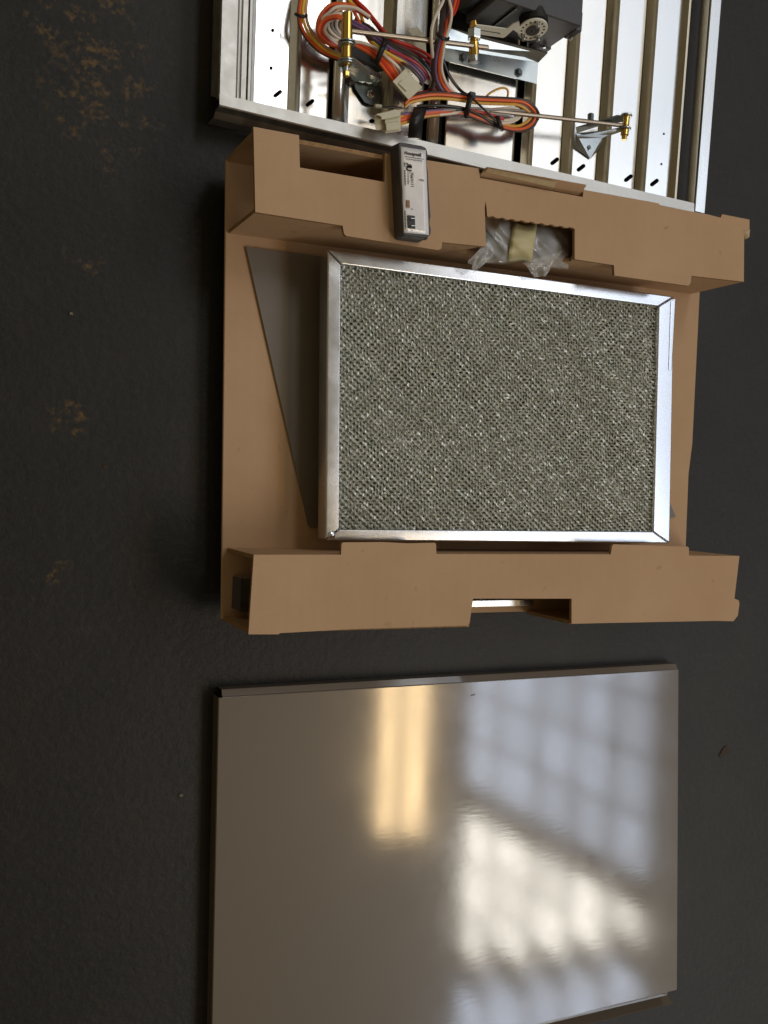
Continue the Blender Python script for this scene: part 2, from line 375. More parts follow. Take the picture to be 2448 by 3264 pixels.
def lettering(s, size, origin, u, v, parent, mat, z_off=0.0003, bold=0.0, name='lettering', mirror=False):
    """flat print: text laid on a face, u = reading direction, v = up on the letters"""
    cu = bpy.data.curves.new('t', 'FONT'); cu.body = s; cu.size = size; cu.offset = bold; cu.align_x = 'LEFT'; cu.resolution_u = 3
    to = bpy.data.objects.new('t', cu); COL.objects.link(to)
    dg = bpy.context.evaluated_depsgraph_get(); me = bpy.data.meshes.new_from_object(to.evaluated_get(dg))
    bpy.data.objects.remove(to)
    u = np.array(u) / np.linalg.norm(u); v = np.array(v) / np.linalg.norm(v)
    pts = np.array([q.co[:] for q in me.vertices])
    if mirror: pts[:, 0] = pts[:, 0].max() + pts[:, 0].min() - pts[:, 0]
    W_ = np.array(origin) + pts[:, :1] * u + pts[:, 1:2] * v + np.array([0, 0, z_off])
    mb = MB(); mb.add(list(W_), [list(p.vertices) for p in me.polygons]); bpy.data.meshes.remove(me)
    return mk(name, mb, mat, parent)

# ------------------------------------------------------------------ floor
g = MB(); N_ = 7.0
g.add([(-N_, -N_, 0), (N_, -N_, 0), (N_, N_, 0), (-N_, N_, 0)], [[0, 1, 2, 3]])
fl_o = mk('floor', g, FLOORM); fl_o['kind'] = 'structure'; fl_o['label'] = 'dark worn floor with ochre paint flecks'

# small litter that lies on the floor
def flake(px, py, r, mat, name, label, cat, group=None, h=0.0025):
    c = P(px, py, 0); k = 7; top = []; bot = []
    for i in range(k):
        a = 2 * math.pi * i / k; rr = r * random.uniform(0.6, 1.1)
        bot.append((c[0] + rr * math.cos(a), c[1] + rr * 0.75 * math.sin(a), 0.0002)); top.append((c[0] + rr * 0.75 * math.cos(a), c[1] + rr * 0.55 * math.sin(a), h * random.uniform(0.7, 1.2)))
    o = mk(name, MB().prism(top, bot), mat); o['label'] = label; o['category'] = cat
    if group: o['group'] = group
    return o
flake(226, 1001, 0.0030, STONE, 'grit_chip', 'pale grey chip on the bare floor far left of the filter', 'chip')
flake(578, 2534, 0.0030, STONE, 'grit_chip', 'pale grey chip on the floor left of the beige panel', 'chip')
flake(335, 1488, 0.0042, LEAFM, 'rust_flake', 'reddish flake on the floor left of the cardboard tray', 'flake', h=0.001)
lf = MB(); c_ = P(2308, 2398, 0)
lp = [(-0.011, -0.004), (-0.004, 0.006), (0.004, 0.011), (0.008, 0.004), (0.010, -0.002), (0.002, -0.004), (-0.006, -0.0075)]
lf.prism([(c_[0] + a * .9, c_[1] + b * .9, 0.0011 + 0.0005 * math.sin(i * 2)) for i, (a, b) in enumerate(lp)], [(c_[0] + a, c_[1] + b, 0.0003) for a, b in lp])
o = mk('dry_leaf', lf, LEAFM); o['label'] = 'small brown dry leaf on the floor right of the beige panel'; o['category'] = 'leaf'

# ------------------------------------------------------------------ big beige access panel (front)
ZP = 0.019
pT = thing('access_panel', 'large beige painted sheet metal panel lying on the floor in front of the tray', 'panel', (0.14, -0.42, 0))
TL = P(698, 2224, ZP); TR = P(2161, 2135, ZP); BR = P(2156, 3154, ZP)
slope = 0.2375; BL = P(672, 3154 + (2156 - 672) * slope, ZP)
fm = MB()
NX, NY = 1, 1
for j in range(NY + 1):
    for i in range(NX + 1):
        a, b = i / NX, j / NY
        p = (TL * (1 - a) + TR * a) * (1 - b) + (BL * (1 - a) + BR * a) * b
        p = p + np.array([0, 0, 0.0009* 0])
        fm.v.append(p)
for j in range(NY):
    for i in range(NX):
        q = j * (NX + 1) + i; fm.f.append([q, q + 1, q + NX + 2, q + NX + 1])
mk('face_sheet', fm, PANELM, pT, solid=0.0008)
def flange(a, b, out, drop, lip=0.0, lean=0.0):
    """turned-down edge from a to b, leaning out"""
    out = np.array(out); rc = 0.0008
    prof = [(0, 0), (rc * 0.4, -rc * 0.08), (rc * 0.75, -rc * 0.3), (rc, -rc * 0.7), (rc * 1.05, -rc * 1.1), (rc * 1.05 + lean, -drop)]
    if lean > 0.006: prof = prof[:-1] + [(rc + lean, -0.0043), (rc + lean + 0.0003, -drop)]
    if lip: prof += [(rc * 1.3 + lip, -drop - 0.001), (rc * 1.3 + lip + 0.006, -drop + 0.009)]
    v = []
    for (o_, z_) in prof: v += [a + out * o_ + np.array([0, 0, z_]), b + out * o_ + np.array([0, 0, z_])]
    return MB().add(v, [[2 * i, 2 * i + 1, 2 * i + 3, 2 * i + 2] for i in range(len(prof) - 1)])
cut = (TR - TL) * 0.006
mk('turned_edge', flange(TL + cut, TR, (0, 1, 0), ZP - 0.001, lean=0.0065), PANELM, pT, solid=0.0007)
mk('turned_edge', flange(TL, BL, (-1, 0, 0), ZP - 0.001), PANELM, pT, solid=0.0007)
mk('turned_edge', flange(TR, BR, (1, 0, 0), ZP - 0.001), PANELM, pT, solid=0.0007)
mk('turned_edge', flange(BL, BR, (0, -1, 0), ZP - 0.004, 0.0145), PANELM, pT, solid=0.0007, label='lower turned edge with a stepped lip')
sc_ = P(1508, 2216, ZP + 0.0009)
mk('paint_chip', MB().prism([sc_ + np.array(q) for q in ((-.003, -.0008, .0004), (.0028, .0003, .0004), (.0026, .0012, .0004), (-.002, .0006, .0004))], [sc_ + np.array(q) for q in ((-.003, -.0008, 0), (.0028, .0003, 0), (.0026, .0012, 0), (-.002, .0006, 0))]), BLACKPL, pT)

# ------------------------------------------------------------------ cardboard tray with two end beams
ZB = 0.029; ZT = 0.115; TH = 0.004
tray = thing('cardboard_tray', 'brown cardboard packing tray with two raised end beams around the filter', 'tray', (0.11, 0.12, 0))
bs_xy = [(-0.203, 0.346), (0.424, 0.361), (0.4235, 0.10), (0.4195, 0.06), (0.4215, -0.112), (-0.1915, -0.112)]
mk('base_sheet', MB().prism([(x, y, ZB) for x, y in bs_xy], [(x, y, ZB - TH) for x, y in bs_xy]), KRAFT, tray, bevel=0.0006, seg=1)
for y in (0.29, 0.10, -0.07):
    mk('runner', MB().box((-0.13, y - 0.03, 0.0), (0.36, y + 0.03, ZB - TH - 0.0002)), KRAFT, tray)
def wall(a, b, outline, inward):
    """upright board between plan points a and b; outline = (t, z) loop"""
    a = np.array(a); b = np.array(b); off = np.array(inward) * TH
    f_ = [np.array([*(a + (b - a) * t), z]) for t, z in outline]; k_ = [p + np.array([*off, 0]) for p in f_]
    return MB().prism(f_, k_)
def tpar(px, py, a, b, z=ZT):
    p = P(px, py, z)[:2]; d = np.array(b) - np.array(a); return float((p - a).dot(d) / d.dot(d))

# rear beam (next to the damper)
rb_px = [(808, 404), (953, 431), (956, 534), (1226, 580), (1227, 489), (1370, 512), (1526, 537), (1530, 567), (1858, 628), (1860, 604), (1872, 607),
         (2101, 648), (2103, 655), (2259, 684), (2297, 694), (2302, 683), (2389, 700), (2389, 731), (2374, 737), (2372, 766), (2371, 898),
         (2204, 879), (2201, 903), (2194, 911), (1959, 878), (1957, 845), (1832, 826), (1832, 729)]
nsr = 9
for i in range(nsr):                                        # torn perforation along the window edge
    a = (1832 - (1832 - 1552) * (i + 0.15) / nsr, 729 - (729 - 690) * (i + 0.15) / nsr); b = (1832 - (1832 - 1552) * (i + 0.6) / nsr, 729 - (729 - 690) * (i + 0.6) / nsr)
    rb_px += [(a[0], a[1]), (a[0] - 2, a[1] - 3), (b[0], b[1] - 3), (b[0] - 3, b[1])]
rb_px += [(1553, 689), (1551, 664), (1548, 640), (1545, 664), (1546, 690), (1549, 786), (1409, 772), (1407, 792), (1397, 797), (1104, 752), (1097, 745), (1092, 719), (814, 676)]
beamA = poly('end_beam', rb_px, ZT, ZT - TH, KRAFT, tray, label='rear beam beside the damper, with a torn window for the bag')
aA, bA = P(810, 412, ZT)[:2], P(2370, 704, ZT)[:2]
fA, gA = P(815, 676, ZT)[:2], P(2370, 898, ZT)[:2]
mk('back_wall', wall(aA, bA, [(0, ZB), (1, ZB), (1, ZT - TH), (0, ZT - TH)], (0.02, -1)), KRAFT, beamA)
t0, t1, t2 = tpar(1549, 785, fA, gA), tpar(1832, 826, fA, gA), tpar(1742, 815, fA, gA)
mk('front_wall', wall(fA, gA, [(0, ZB), (1, ZB), (1, ZT - TH), (t1, ZT - TH), (t1 + 0.012, 0.098), (t2, 0.074), (t0 - 0.02, 0.074), (t0, ZT - TH), (0, ZT - TH)], (-0.02, 1)), KRAFT, beamA)
# folded flap standing behind the slot, pale where the liner tore off
fp = [P(1533, 556, 0.116), P(1551, 530, 0.124), P(1872, 588, 0.124), P(1858, 612, 0.116)]
mk('folded_flap', MB().prism(fp, [p - np.array([0, 0.001, 0.005]) for p in fp]), KRAFT, beamA, bevel=0.001)
tp = [P(1546, 548, 0.1215), P(1556, 536, 0.1262), P(1775, 580, 0.1262), P(1766, 598, 0.1215)]
mk('torn_liner', MB().prism(tp, [p - np.array([0, 0, 0.001]) for p in tp]), CARAMEL, beamA)
# front beam
fb_px = [(809, 1768), (1087, 1768), (1089, 1733), (1094, 1729), (1220, 1728), (1300, 1732), (1387, 1730), (1390, 1735), (1391, 1766), (1947, 1767), (1951, 1740), (1956, 1735),
         (2190, 1742), (2196, 1746), (2196, 1771), (2357, 1772), (2341, 1908), (2355, 1914), (2357, 1925), (2352, 1962), (2338, 1980), (2275, 1979), (1822, 1988), (1822, 1908), (1508, 1908), (1497, 1986), (1490, 1994),
         (1300, 2000), (1128, 2005), (893, 2018), (888, 2022), (792, 2022)]
beamB = poly('end_beam', fb_px, ZT, ZT - TH, KRAFT, tray, label='front beam beside the beige panel, with one square notch')
aB, bB = P(809, 1768, ZT)[:2], P(2357, 1772, ZT)[:2]
fB, gB = P(793, 2020, ZT)[:2], P(2345, 1976, ZT)[:2]
mk('back_wall', wall(aB, bB, [(0, ZB), (1, ZB), (1, ZT - TH), (0, ZT - TH)], (0, -1)), KRAFT, beamB)
t0, t1 = tpar(1502, 1990, fB, gB), tpar(1822, 1987, fB, gB)
mk('front_wall', wall(fB, gB, [(0, ZB), (t0, ZB), (t0, ZT - TH), (0, ZT - TH)], (0, 1)), KRAFT, beamB)
mk('front_wall', wall(fB, gB, [(t1, ZB), (1, ZB), (1, ZT - TH), (t1, ZT - TH)], (0, 1)), KRAFT, beamB)
ft = [P(2372, 737, ZT + .001), P(2391, 731, ZT + .001), P(2388, 757, ZT - .003), P(2376, 763, ZT - .006)]
mk('curled_tab', MB().prism(ft, [p - np.array([0, 0, .003]) for p in ft]), CARAMEL, beamA)
for (x0, x1, y0, y1) in ((-0.05, 0.0, 0.03, 0.22), (0.22, 0.27, 0.03, 0.22)):
    mk('support_pad', MB().box((x0, y0, 0.0345), (x1, y1, 0.0545)), KRAFT, tray)

# metal channel stowed inside the front beam
ch = thing('metal_channel', 'galvanised steel channel stowed inside the front cardboard beam', 'channel', (0.02, -0.09, ZB + 0.001))
y0 = P(1500, 1932, 0.05)[1]; xl = P(752, 1900, 0.04)[0]; xr = P(1690, 1930, 0.05)[0]
mk('web', MB().box((xl, y0, ZB + 0.001), (xr, y0 + 0.034, ZB + 0.002)), GALV_DULL, ch)
mk('channel_flange', MB().box((xl, y0, ZB + 0.0021), (xr, y0 + 0.001, 0.056)), GALV, ch)
mk('channel_flange', MB().box((xl, y0 + 0.033, ZB + 0.0021), (xr, y0 + 0.034, 0.056)), GALV_DULL, ch)
mk('end_cap', MB().box((xl - 0.001, y0 + 0.001, ZB + 0.001), (xl, y0 + 0.033, 0.058)), HOUSING, ch)
mk('channel_lip', MB().box((xl, y0 + 0.0011, 0.055), (xr, y0 + 0.0065, 0.0562)), GALV, ch)

# taupe plate slipped under the filter
pl = poly('sheet_plate', [(784, 786), (984, 1676), (990, 1682), (2155, 1648), (2137, 1606), (1300, 852)], ZB + 0.003, ZB + 0.0012, GREYPAINT, None)
pl['label'] = 'thin taupe metal plate lying askew under the filter on the tray'; pl['category'] = 'plate'

# ------------------------------------------------------------------ aluminium mesh filter
ZF = 0.078; ZF0 = 0.056
fil = thing('mesh_filter', 'silver framed aluminium mesh air filter lying across the cardboard tray', 'filter', (0.12, 0.12, ZF0 - 0.001))
O = [(1045, 795), (2150, 945), (2135, 1732), (1038, 1722)]; I = [(1088, 842), (2100, 976), (2082, 1694), (1082, 1687)]
def frame_bar(i, gap0=0.0, gap1=0.0):
    j = (i + 1) % 4
    o0, o1, i1, i0 = [P(*q, ZF) for q in (O[i], O[j], I[j], I[i])]
    d = (o1 - o0) / np.linalg.norm(o1 - o0)
    o0 = o0 + d * gap0; i0 = i0 + d * gap0; o1 = o1 - d * gap1; i1 = i1 - d * gap1
    top = [o0, o1, i1, i0]
    return MB().prism(top, [p * [1, 1, 0] + [0, 0, ZF0] for p in top])
for i in range(4):
    mk('frame_bar', frame_bar(i, 0.0004, 0.0004), ALU, fil, bevel=0.0016, seg=3)
# doubled end strip on the right hand bar and a dimple in the near corner
mk('joint_strip', MB().prism([P(2138, 962, ZF + .0006), P(2153, 950, ZF + .0006), P(2141, 1180, ZF + .0006), P(2131, 1180, ZF + .0006)], [P(2138, 962, ZF - .004), P(2153, 950, ZF - .004), P(2141, 1180, ZF - .004), P(2131, 1180, ZF - .004)]), ALU, fil, bevel=0.0005)
dm = P(1057, 1706, ZF); mk('rivet', MB().lathe(dm - [0, 0, .001], (0, 0, 1), [(0, .0045), (.0013, .0042), (.0022, .0028), (.0026, .0006)]), ALU, fil, smooth=True)
# the mesh: stacked expanded layers, each two crossing families of crimped ribbons
x0, y0 = P(*I[3], ZF)[:2]; x1, y1 = P(*I[1], ZF)[:2]
q4 = [P(*p, ZF)[:2] for p in I]; xmin, xmax = min(p[0] for p in q4) - .004, max(p[0] for p in q4) + .004; ymin, ymax = min(p[1] for p in q4) - .004, max(p[1] for p in q4) + .004
def mesh_layer(zc, ang, pitch, wid, seed):
    r_ = np.random.default_rng(seed); V = []; Fc = []; b = 0
    for fam, a in enumerate((math.radians(ang[0]), math.radians(ang[1]))):
        d = np.array([math.cos(a), math.sin(a)]); n = np.array([-d[1], d[0]]); ctr = np.array([(xmin + xmax) / 2, (ymin + ymax) / 2])
        half = 0.28; step = pitch * 0.5
        for off in np.arange(-half, half, pitch):
            t = np.arange(-half, half, step); k = np.arange(len(t))
            jit = r_.normal(0, pitch * 0.05, (len(t), 2))
            c = ctr + d * t[:, None] + n * (off + r_.normal(0, pitch * .05)) + jit
            c = c + n * (pitch * (0.05 if fam == 0 else 0.14) * np.where(k % 2 == 0, 1, -1))[:, None]
            z = zc + (0.0007 if fam == 0 else -0.0004) + 0.0009 * np.where((k + fam) % 2 == 0, 1, -1) + r_.normal(0, .0003, len(t))
            z = z + 0.0009 * np.sin(c[:, 0] * 31 + 1.7 * np.sin(c[:, 1] * 23)) * np.sin(c[:, 1] * 41 + seed) + 0.0006 * np.sin(c[:, 0] * 77 + c[:, 1] * 53)
            keep = (c[:, 0] > xmin) & (c[:, 0] < xmax) & (c[:, 1] > ymin) & (c[:, 1] < ymax)
            if keep.sum() < 2: continue
            c = c[keep]; z = z[keep]; m_ = len(c)
            tilt = r_.normal(0.10 * (1 if fam else -1), 0.19, m_)
            w2 = wid / 2 * r_.uniform(.75, 1.25, m_)
            L_ = np.column_stack([c + n * (w2 * np.cos(tilt))[:, None], z + w2 * np.sin(tilt)]); R_ = np.column_stack([c - n * (w2 * np.cos(tilt))[:, None], z - w2 * np.sin(tilt)])
            V.append(np.stack([L_, R_], 1).reshape(-1, 3)); i = np.arange(m_ - 1) * 2 + b
            Fc.append(np.column_stack([i, i + 1, i + 3, i + 2])); b += 2 * m_
    return np.vstack(V), np.vstack(Fc)
VV = []; FF = []; b = 0
for k, (zc, ang, pt) in enumerate(((0.0730, (-38, 42), 0.0050), (0.0705, (-39, 38), 0.0052), (0.0675, (-37, 45), 0.0048), (0.0645, (-39, 39), 0.0044), (0.0615, (-30, 52), 0.0040))):
    v, f = mesh_layer(zc, ang, pt, 0.0024 if k < 3 else 0.0026, 40 + k); VV.append(v); FF.append(f + b); b += len(v)
VV = np.vstack(VV); FF = np.vstack(FF)
me = bpy.data.meshes.new('wire_mesh'); c = np.array([(xmin + xmax) / 2, (ymin + ymax) / 2, 0.066])
me.from_pydata((VV - c).tolist(), [], FF.tolist()); me.materials.append(MESHM)
o = bpy.data.objects.new('wire_mesh', me); link(o, fil); o.location = tuple(c - WLOC[fil]); o['kind'] = 'stuff'

# ------------------------------------------------------------------ damper unit at the back
un = thing('damper_unit', 'galvanised economizer damper with blades, actuator and linkage behind the cardboard tray', 'damper unit', (0.11, 0.55, 0))
def sl(px): return -0.027 - 0.052 * (px - 709) / (2301 - 709)
def railU(px): return 311 + (px - 752) * 0.2305
YB = -330
def edge(px, z, yb=None, ya=YB):
    yf = railU(px) + 12 if yb is None else yb
    return P(px + sl(px) * ya, ya, z), P(px + sl(px) * yf, yf, z)
def strip(name, pts, mat, parent=un, th=0.0009, smooth=False, **k):
    """long folded sheet: pts = [(px, z), ...] across, running along the unit"""
    mb = MB()
    for (px, z) in pts:
        a, b_ = edge(px, z); mb.v += [a, b_]
    mb.f = [[2 * i, 2 * i + 1, 2 * i + 3, 2 * i + 2] for i in range(len(pts) - 1)]
    return mk(name, mb, mat, parent, solid=th, smooth=smooth, **k)
def round_loop(px, py, z, rx, ry=None, ang=0.0, n=14):
    ry = ry or rx; out = []
    for i in range(n):
        a = 2 * math.pi * i / n; x, y = rx * math.cos(a), ry * math.sin(a); ca, sa = math.cos(ang), math.sin(ang)
        out.append(P(px + x * ca - y * sa, py + x * sa + y * ca, z))
    return out
def slot_loop(px, py, z, L=19, r=6.5, ang=math.radians(-38)):
    out = []
    for s_, a0 in ((1, -90), (-1, 90)):
        for i in range(6):
            a = math.radians(a0 + 180 * i / 5); x, y = s_ * (L - r) * 0.8 + r * math.cos(a), r * math.sin(a)
            ca, sa = math.cos(ang), math.sin(ang); out.append(P(px + x * ca - y * sa, py + x * sa + y * ca, z))
    return out
ZBL = 0.028
def blade(p0, p1, holes=(), z=ZBL, mat=GALV):
    a, b_ = edge(p0, z); c, d = edge(p1, z)
    return holed_sheet('damper_blade', [a, b_, d, c], list(holes), mat, un, 0.0009)
blade(817, 927, [round_loop(869, 97, ZBL, 5.5, 6.5), round_loop(864, 217, ZBL, 5.5, 6.5), slot_loop(885, 299, ZBL)])
blade(967, 1058, [slot_loop(988, 328, ZBL)])
blade(1124, 1226, [round_loop(1185, 386, ZBL, 9, 7)])
blade(1268, 1366)
blade(1725, 1821, [slot_loop(1768, 514, ZBL)])
blade(1856, 1938, [slot_loop(1852, 535, ZBL)])
blade(1976, 2066, [slot_loop(2003, 568, ZBL)])
blade(2098, 2182, [round_loop(2116, 427, ZBL, 3.6), round_loop(2108, 523, ZBL, 3.6), slot_loop(2086, 582, ZBL)])
strip('damper_blade', [(1436, 0.026), (1440, 0.034), (1444, 0.0346), (1660, 0.0346), (1665, 0.034), (1669, 0.026)], GALV)
def rib(p0, p1, h=0.0075):
    w_ = p1 - p0; z = ZBL + 0.0006
    return strip('blade_rib', [(p0, z), (p0 + 2, z + .0008), (p0 + .58 * w_, z + h), (p0 + .66 * w_, z + h + .0006), (p0 + .74 * w_, z + h), (p1 - 3, z + .001), (p1, z)], GALV_RIB_REFL)
for a, b_ in ((927, 967), (1226, 1268), (1690, 1725), (1821, 1856), (1938, 1976), (2066, 2098)): rib(a, b_)
strip('blade_rib', [(2182, ZBL), (2184, ZBL + .001), (2198, ZBL + .008), (2204, ZBL + .008), (2205, ZBL - .01)], GALV_RIB_REFL)
for a, b_ in ((1058, 1124), (1366, 1433)):
    w_ = b_ - a
    strip('mullion', [(a + 8, ZBL - .012), (a + .18 * w_, ZBL + .002), (a + .24 * w_, ZBL + .010), (a + .34 * w_, ZBL + .012), (a + .55 * w_, ZBL + .0128), (a + .76 * w_, ZBL + .012), (a + .80 * w_, ZBL + .010), (b_ - 1, ZBL + .001)], GALV, smooth=True)
ZU = 0.042
strip('side_rail', [(680, 0.006), (684, 0.012), (704, ZU - .002), (709, ZU), (759, ZU), (761, ZU - .002), (764, 0.032)], GALV_DULL)
strip('side_channel', [(764, 0.031), (776, 0.031), (778, 0.034), (790, 0.034), (792, 0.031), (798, 0.031), (800, 0.035), (804, 0.035), (806, 0.029), (817, 0.0275)], GALV_DULL)
strip('side_rail', [(2234, 0.010), (2239, 0.026), (2262, 0.038), (2266, ZU - .001), (2269, ZU), (2299, ZU), (2302, ZU - .003)], GALV)
# front rail: top face, turned down front
mb = MB(); xs = [(700, 333), (955, 395), (1240, 462), (1530, 533), (1872, 607), (2213, 676)]
for (x, yl) in xs:
    zt = ZU + 0.0012
    a = P(x, railU(x) if x > 720 else yl - 34, zt); b_ = P(x, yl, zt); d = np.array([0, -1.0, 0])
    mb.v += [a - [0, 0, .012], a, b_, b_ + d * .0012 - [0, 0, .0012], b_ + d * .0016 - [0, 0, .014], b_ + d * .006 - [0, 0, .022], b_ + d * .006 - [0, 0, .039]]
k = 7
mb.f = [[i * k + j, i * k + j + 1, (i + 1) * k + j + 1, (i + 1) * k + j] for i in range(len(xs) - 1) for j in range(k - 1)]
mk('front_rail', mb, GALV_DULL, un, solid=0.0012)
for x in (935, 1235):
    q = P(x, 415 + (x - 935) * .22, 0.02); mk('rubber_foot', MB().lathe((q[0], q[1] + .004, 0.0), (0, 0, 1), [(0, .011), (.016, .011), (.02, .007)]), BLACKPL, un, smooth=True)

# hex screws of the unit: one mesh, copied
def screw_at(world, parent, mat, r=0.0042, rot=None, first={}):
    key = (mat.name, round(r, 4))
    if key not in first:
        mb = MB().lathe((0, 0, 0), (0, 0, 1), [(0, r * 1.35), (r * .25, r * 1.35), (r * .3, r * .95), (r * .9, r * .92), (r * 1.05, r * .7)], 6 if r > .003 else 10)
        o = mk('hex_screw', mb, mat, None); COL.objects.unlink(o); first[key] = o.data; bpy.data.objects.remove(o)
    o = bpy.data.objects.new('hex_screw', first[key]); link(o, parent)
    o.location = tuple(np.array(world) - WLOC[parent]); WLOC[o] = np.array(world)
    if rot is not None: o.rotation_euler = rot
    return o

# actuator with its bracket
br = MB(); z0 = 0.046
lowf = [P(1408, 150, z0), P(1716, 199, z0), P(1711, 267, z0), P(1408, 191, z0)]
br.prism(lowf, [p - [0, 0, .0012] for p in lowf])
brk = mk('actuator_bracket', br, ZINC, un)
upf = [P(1430, 88, z0 + .012), P(1746, 169, z0 + .012), P(1716, 199.5, z0 + .0003), P(1408, 150.5, z0 + .0003)]
mk('upright_flange', MB().prism(upf, [p + [0, .0012, -.0006] for p in upf]), ZINC, brk)
for x, y in ((1475, 185), (1652, 232)): screw_at(P(x, y, z0), un, DARKSTEEL, 0.0038)
za, zt = 0.056, 0.118
A0 = P(1483, 76, za); A1 = P(1746, 158, za); dA = (A1 - A0) * [1, 1, 0]; dA /= np.linalg.norm(dA); nA = np.array([-dA[1], dA[0], 0])
dep = 0.16
def on_box(s, d, z): return A0 * [1, 1, 0] + dA * s + nA * d + np.array([0, 0, z])
Lb = np.linalg.norm((A1 - A0)[:2])
hs = MB().prism([on_box(0, 0, zt), on_box(Lb, 0, zt), on_box(Lb, dep, zt), on_box(0, dep, zt)], [on_box(0, 0, za), on_box(Lb, 0, za), on_box(Lb, dep, za), on_box(0, dep, za)])
act = mk('actuator', hs, HOUSING, un, bevel=0.0022, seg=3)
# raised side of the moulding, corner ear, groove rib
mk('cover_rib', MB().prism([on_box(.026, -.0022, zt - .004), on_box(.0285, -.0022, zt - .004), on_box(.0285, 0.001, zt - .004), on_box(.026, 0.001, zt - .004)], [on_box(.026, -.0022, za + .002), on_box(.0285, -.0022, za + .002), on_box(.0285, .001, za + .002), on_box(.026, .001, za + .002)]), BLACKPL, act)
mk('corner_ear', MB().prism([on_box(Lb - .002, -.001, zt - .008), on_box(Lb + .006, -.001, zt - .008), on_box(Lb + .006, .02, zt - .008), on_box(Lb - .002, .02, zt - .008)], [on_box(Lb - .002, -.001, zt - .03), on_box(Lb + .006, -.001, zt - .03), on_box(Lb + .006, .02, zt - .03), on_box(Lb - .002, .02, zt - .03)]), HOUSING, act, bevel=.001)
mk('mounting_foot', MB().prism([on_box(Lb - .022, -.001, za + .004), on_box(Lb + .002, -.001, za + .004), on_box(Lb + .002, .02, za + .004), on_box(Lb - .022, .02, za + .004)], [on_box(Lb - .022, -.001, za - .006), on_box(Lb + .002, -.001, za - .006), on_box(Lb + .002, .02, za - .006), on_box(Lb - .022, .02, za - .006)]), HOUSING, act, bevel=.0008)
mk('wiring_cover', MB().prism([on_box(-.012, .008, zt - .012), on_box(0, .008, zt - .012), on_box(0, .09, zt - .012), on_box(-.012, .09, zt - .012)], [on_box(-.012, .008, za + .004), on_box(0, .008, za + .004), on_box(0, .09, za + .004), on_box(-.012, .09, za + .004)]), BLACKPL, act, bevel=.001)
for s_, d_, z_ in ((Lb - .010, -.001, za + .008), (Lb + .002, -.002, zt - .022)):
    mk('housing_screw', MB().cyl(on_box(s_, d_, z_), on_box(s_, d_ - .003, z_), .0022), ZINC, act, smooth=True)
# hub boss and crank disc
Dc = P(1698, 95, 0.104); print('DISC', (Dc - A0) @ nA); nd = np.array([0.02, -0.96, 0.28]); nd /= np.linalg.norm(nd)
rd = 47 * mpp(1698, 95, .088)
mk('hub_boss', MB().lathe(Dc - nd * .016 + [0, 0, .004], nd, [(0, rd * .95), (.0125, rd * .9), (.0128, rd * .5)], 28), BLACKPL, act, smooth=True)
crank = mk('crank_disc', MB().lathe(Dc - nd * .0012, nd, [(0, rd), (.0012, rd), (.0016, rd * .97)], 36), CRANKW, act, smooth=True)
mk('hub_cap', MB().lathe(Dc + nd * .0005, nd, [(0, rd * .46), (.0012, rd * .45), (.0014, rd * .12), (.0024, rd * .10)], 24), GREYPL, act, smooth=True)
ud = np.cross(nd, [0, 0, 1.]); ud /= np.linalg.norm(ud); vd = np.cross(nd, ud)
hr = MB()
for i in range(16):
    a = 2 * math.pi * i / 16
    hr.lathe(Dc + rd * .76 * (math.cos(a) * ud + math.sin(a) * vd), nd, [(0.0002, rd * .07), (.0007, rd * .068)], 8)
mk('hole_shade_discs', hr, BLACKPL, act)  # black discs paint the dark of holes; the crank disc is not pierced
for a in (1.0, 2.6, 4.9):
    p = Dc + rd * .72 * (math.cos(a) * ud + math.sin(a) * vd); mk('clamp_bolt', MB().cyl(p, p + nd * .007, .0022, 10), ZINC, act, smooth=True)
# slotted crank arm reaching to the ball joint
def onD(px, py):   # point of the crank plane seen at px, py
    d = R @ np.array([(px - 1224) / F, (py - 1632) / F, 1.0]); t = nd.dot(Dc + nd * .0012 - CAM) / nd.dot(d); return CAM + d * t
ap = [(1662, 74), (1640, 82), (1628, 98), (1606, 119), (1600, 120), (1512, 107), (1506, 88), (1520, 81), (1610, 95), (1617, 93), (1632, 80), (1652, 108)]
ap = [(1655, 70), (1634, 78), (1616, 93), (1520, 80), (1508, 92), (1514, 108), (1604, 121), (1612, 117), (1636, 95), (1660, 112)]
arm = holed_sheet('crank_arm', [onD(*q) for q in ap], [[onD(*q) for q in ((1530, 95), (1594, 105), (1596, 109), (1592, 111), (1530, 101))]], CRANKW, un, 0.0014)

# linkage: left post, rod, ball joint; right rod and end stud
ZR = 0.086
def lin(name, p0, p1, r, mat, parent=un, **k): return mk(name, MB().cyl(p0, p1, r, 16), mat, parent, smooth=True, **k)
k1 = mpp(1105, 140, ZR)
pa, pb = P(1107, 40, ZR), P(1104, 210, ZR); ax_ = (pb - pa) / np.linalg.norm(pb - pa); Lp = np.linalg.norm(pb - pa)
post = mk('pivot_post', MB().lathe(pa, ax_, [(0, .0035), (.0008, .0052), (.028, .0058), (.0285, .0045), (Lp * .60, .0045), (Lp * .61, .0052), (Lp * .86, .0054), (Lp * .87, .0048), (Lp, .0048)], 20), BRASS, un, smooth=True)
for t in (.545, .60, .90, .945):
    q = pa + ax_ * Lp * t; mk('washer', MB().lathe(q, ax_, [(0, .0078), (.0004, .0086), (.0014, .0086), (.0018, .0078)], 24), ZINC, post, smooth=True)
lin('pin', pb, pb + ax_ * .006, .0026, ZINC, post)
mk('hex_head', MB().lathe(pb + ax_ * .006, ax_, [(0, .0036), (.004, .0036), (.0048, .0028)], 6), BRASS, post)
ra, rb_ = P(1112, 98, ZR + .001), P(1556, 152, ZR + .001)
lin('push_rod', ra, rb_, .0026, STEEL)
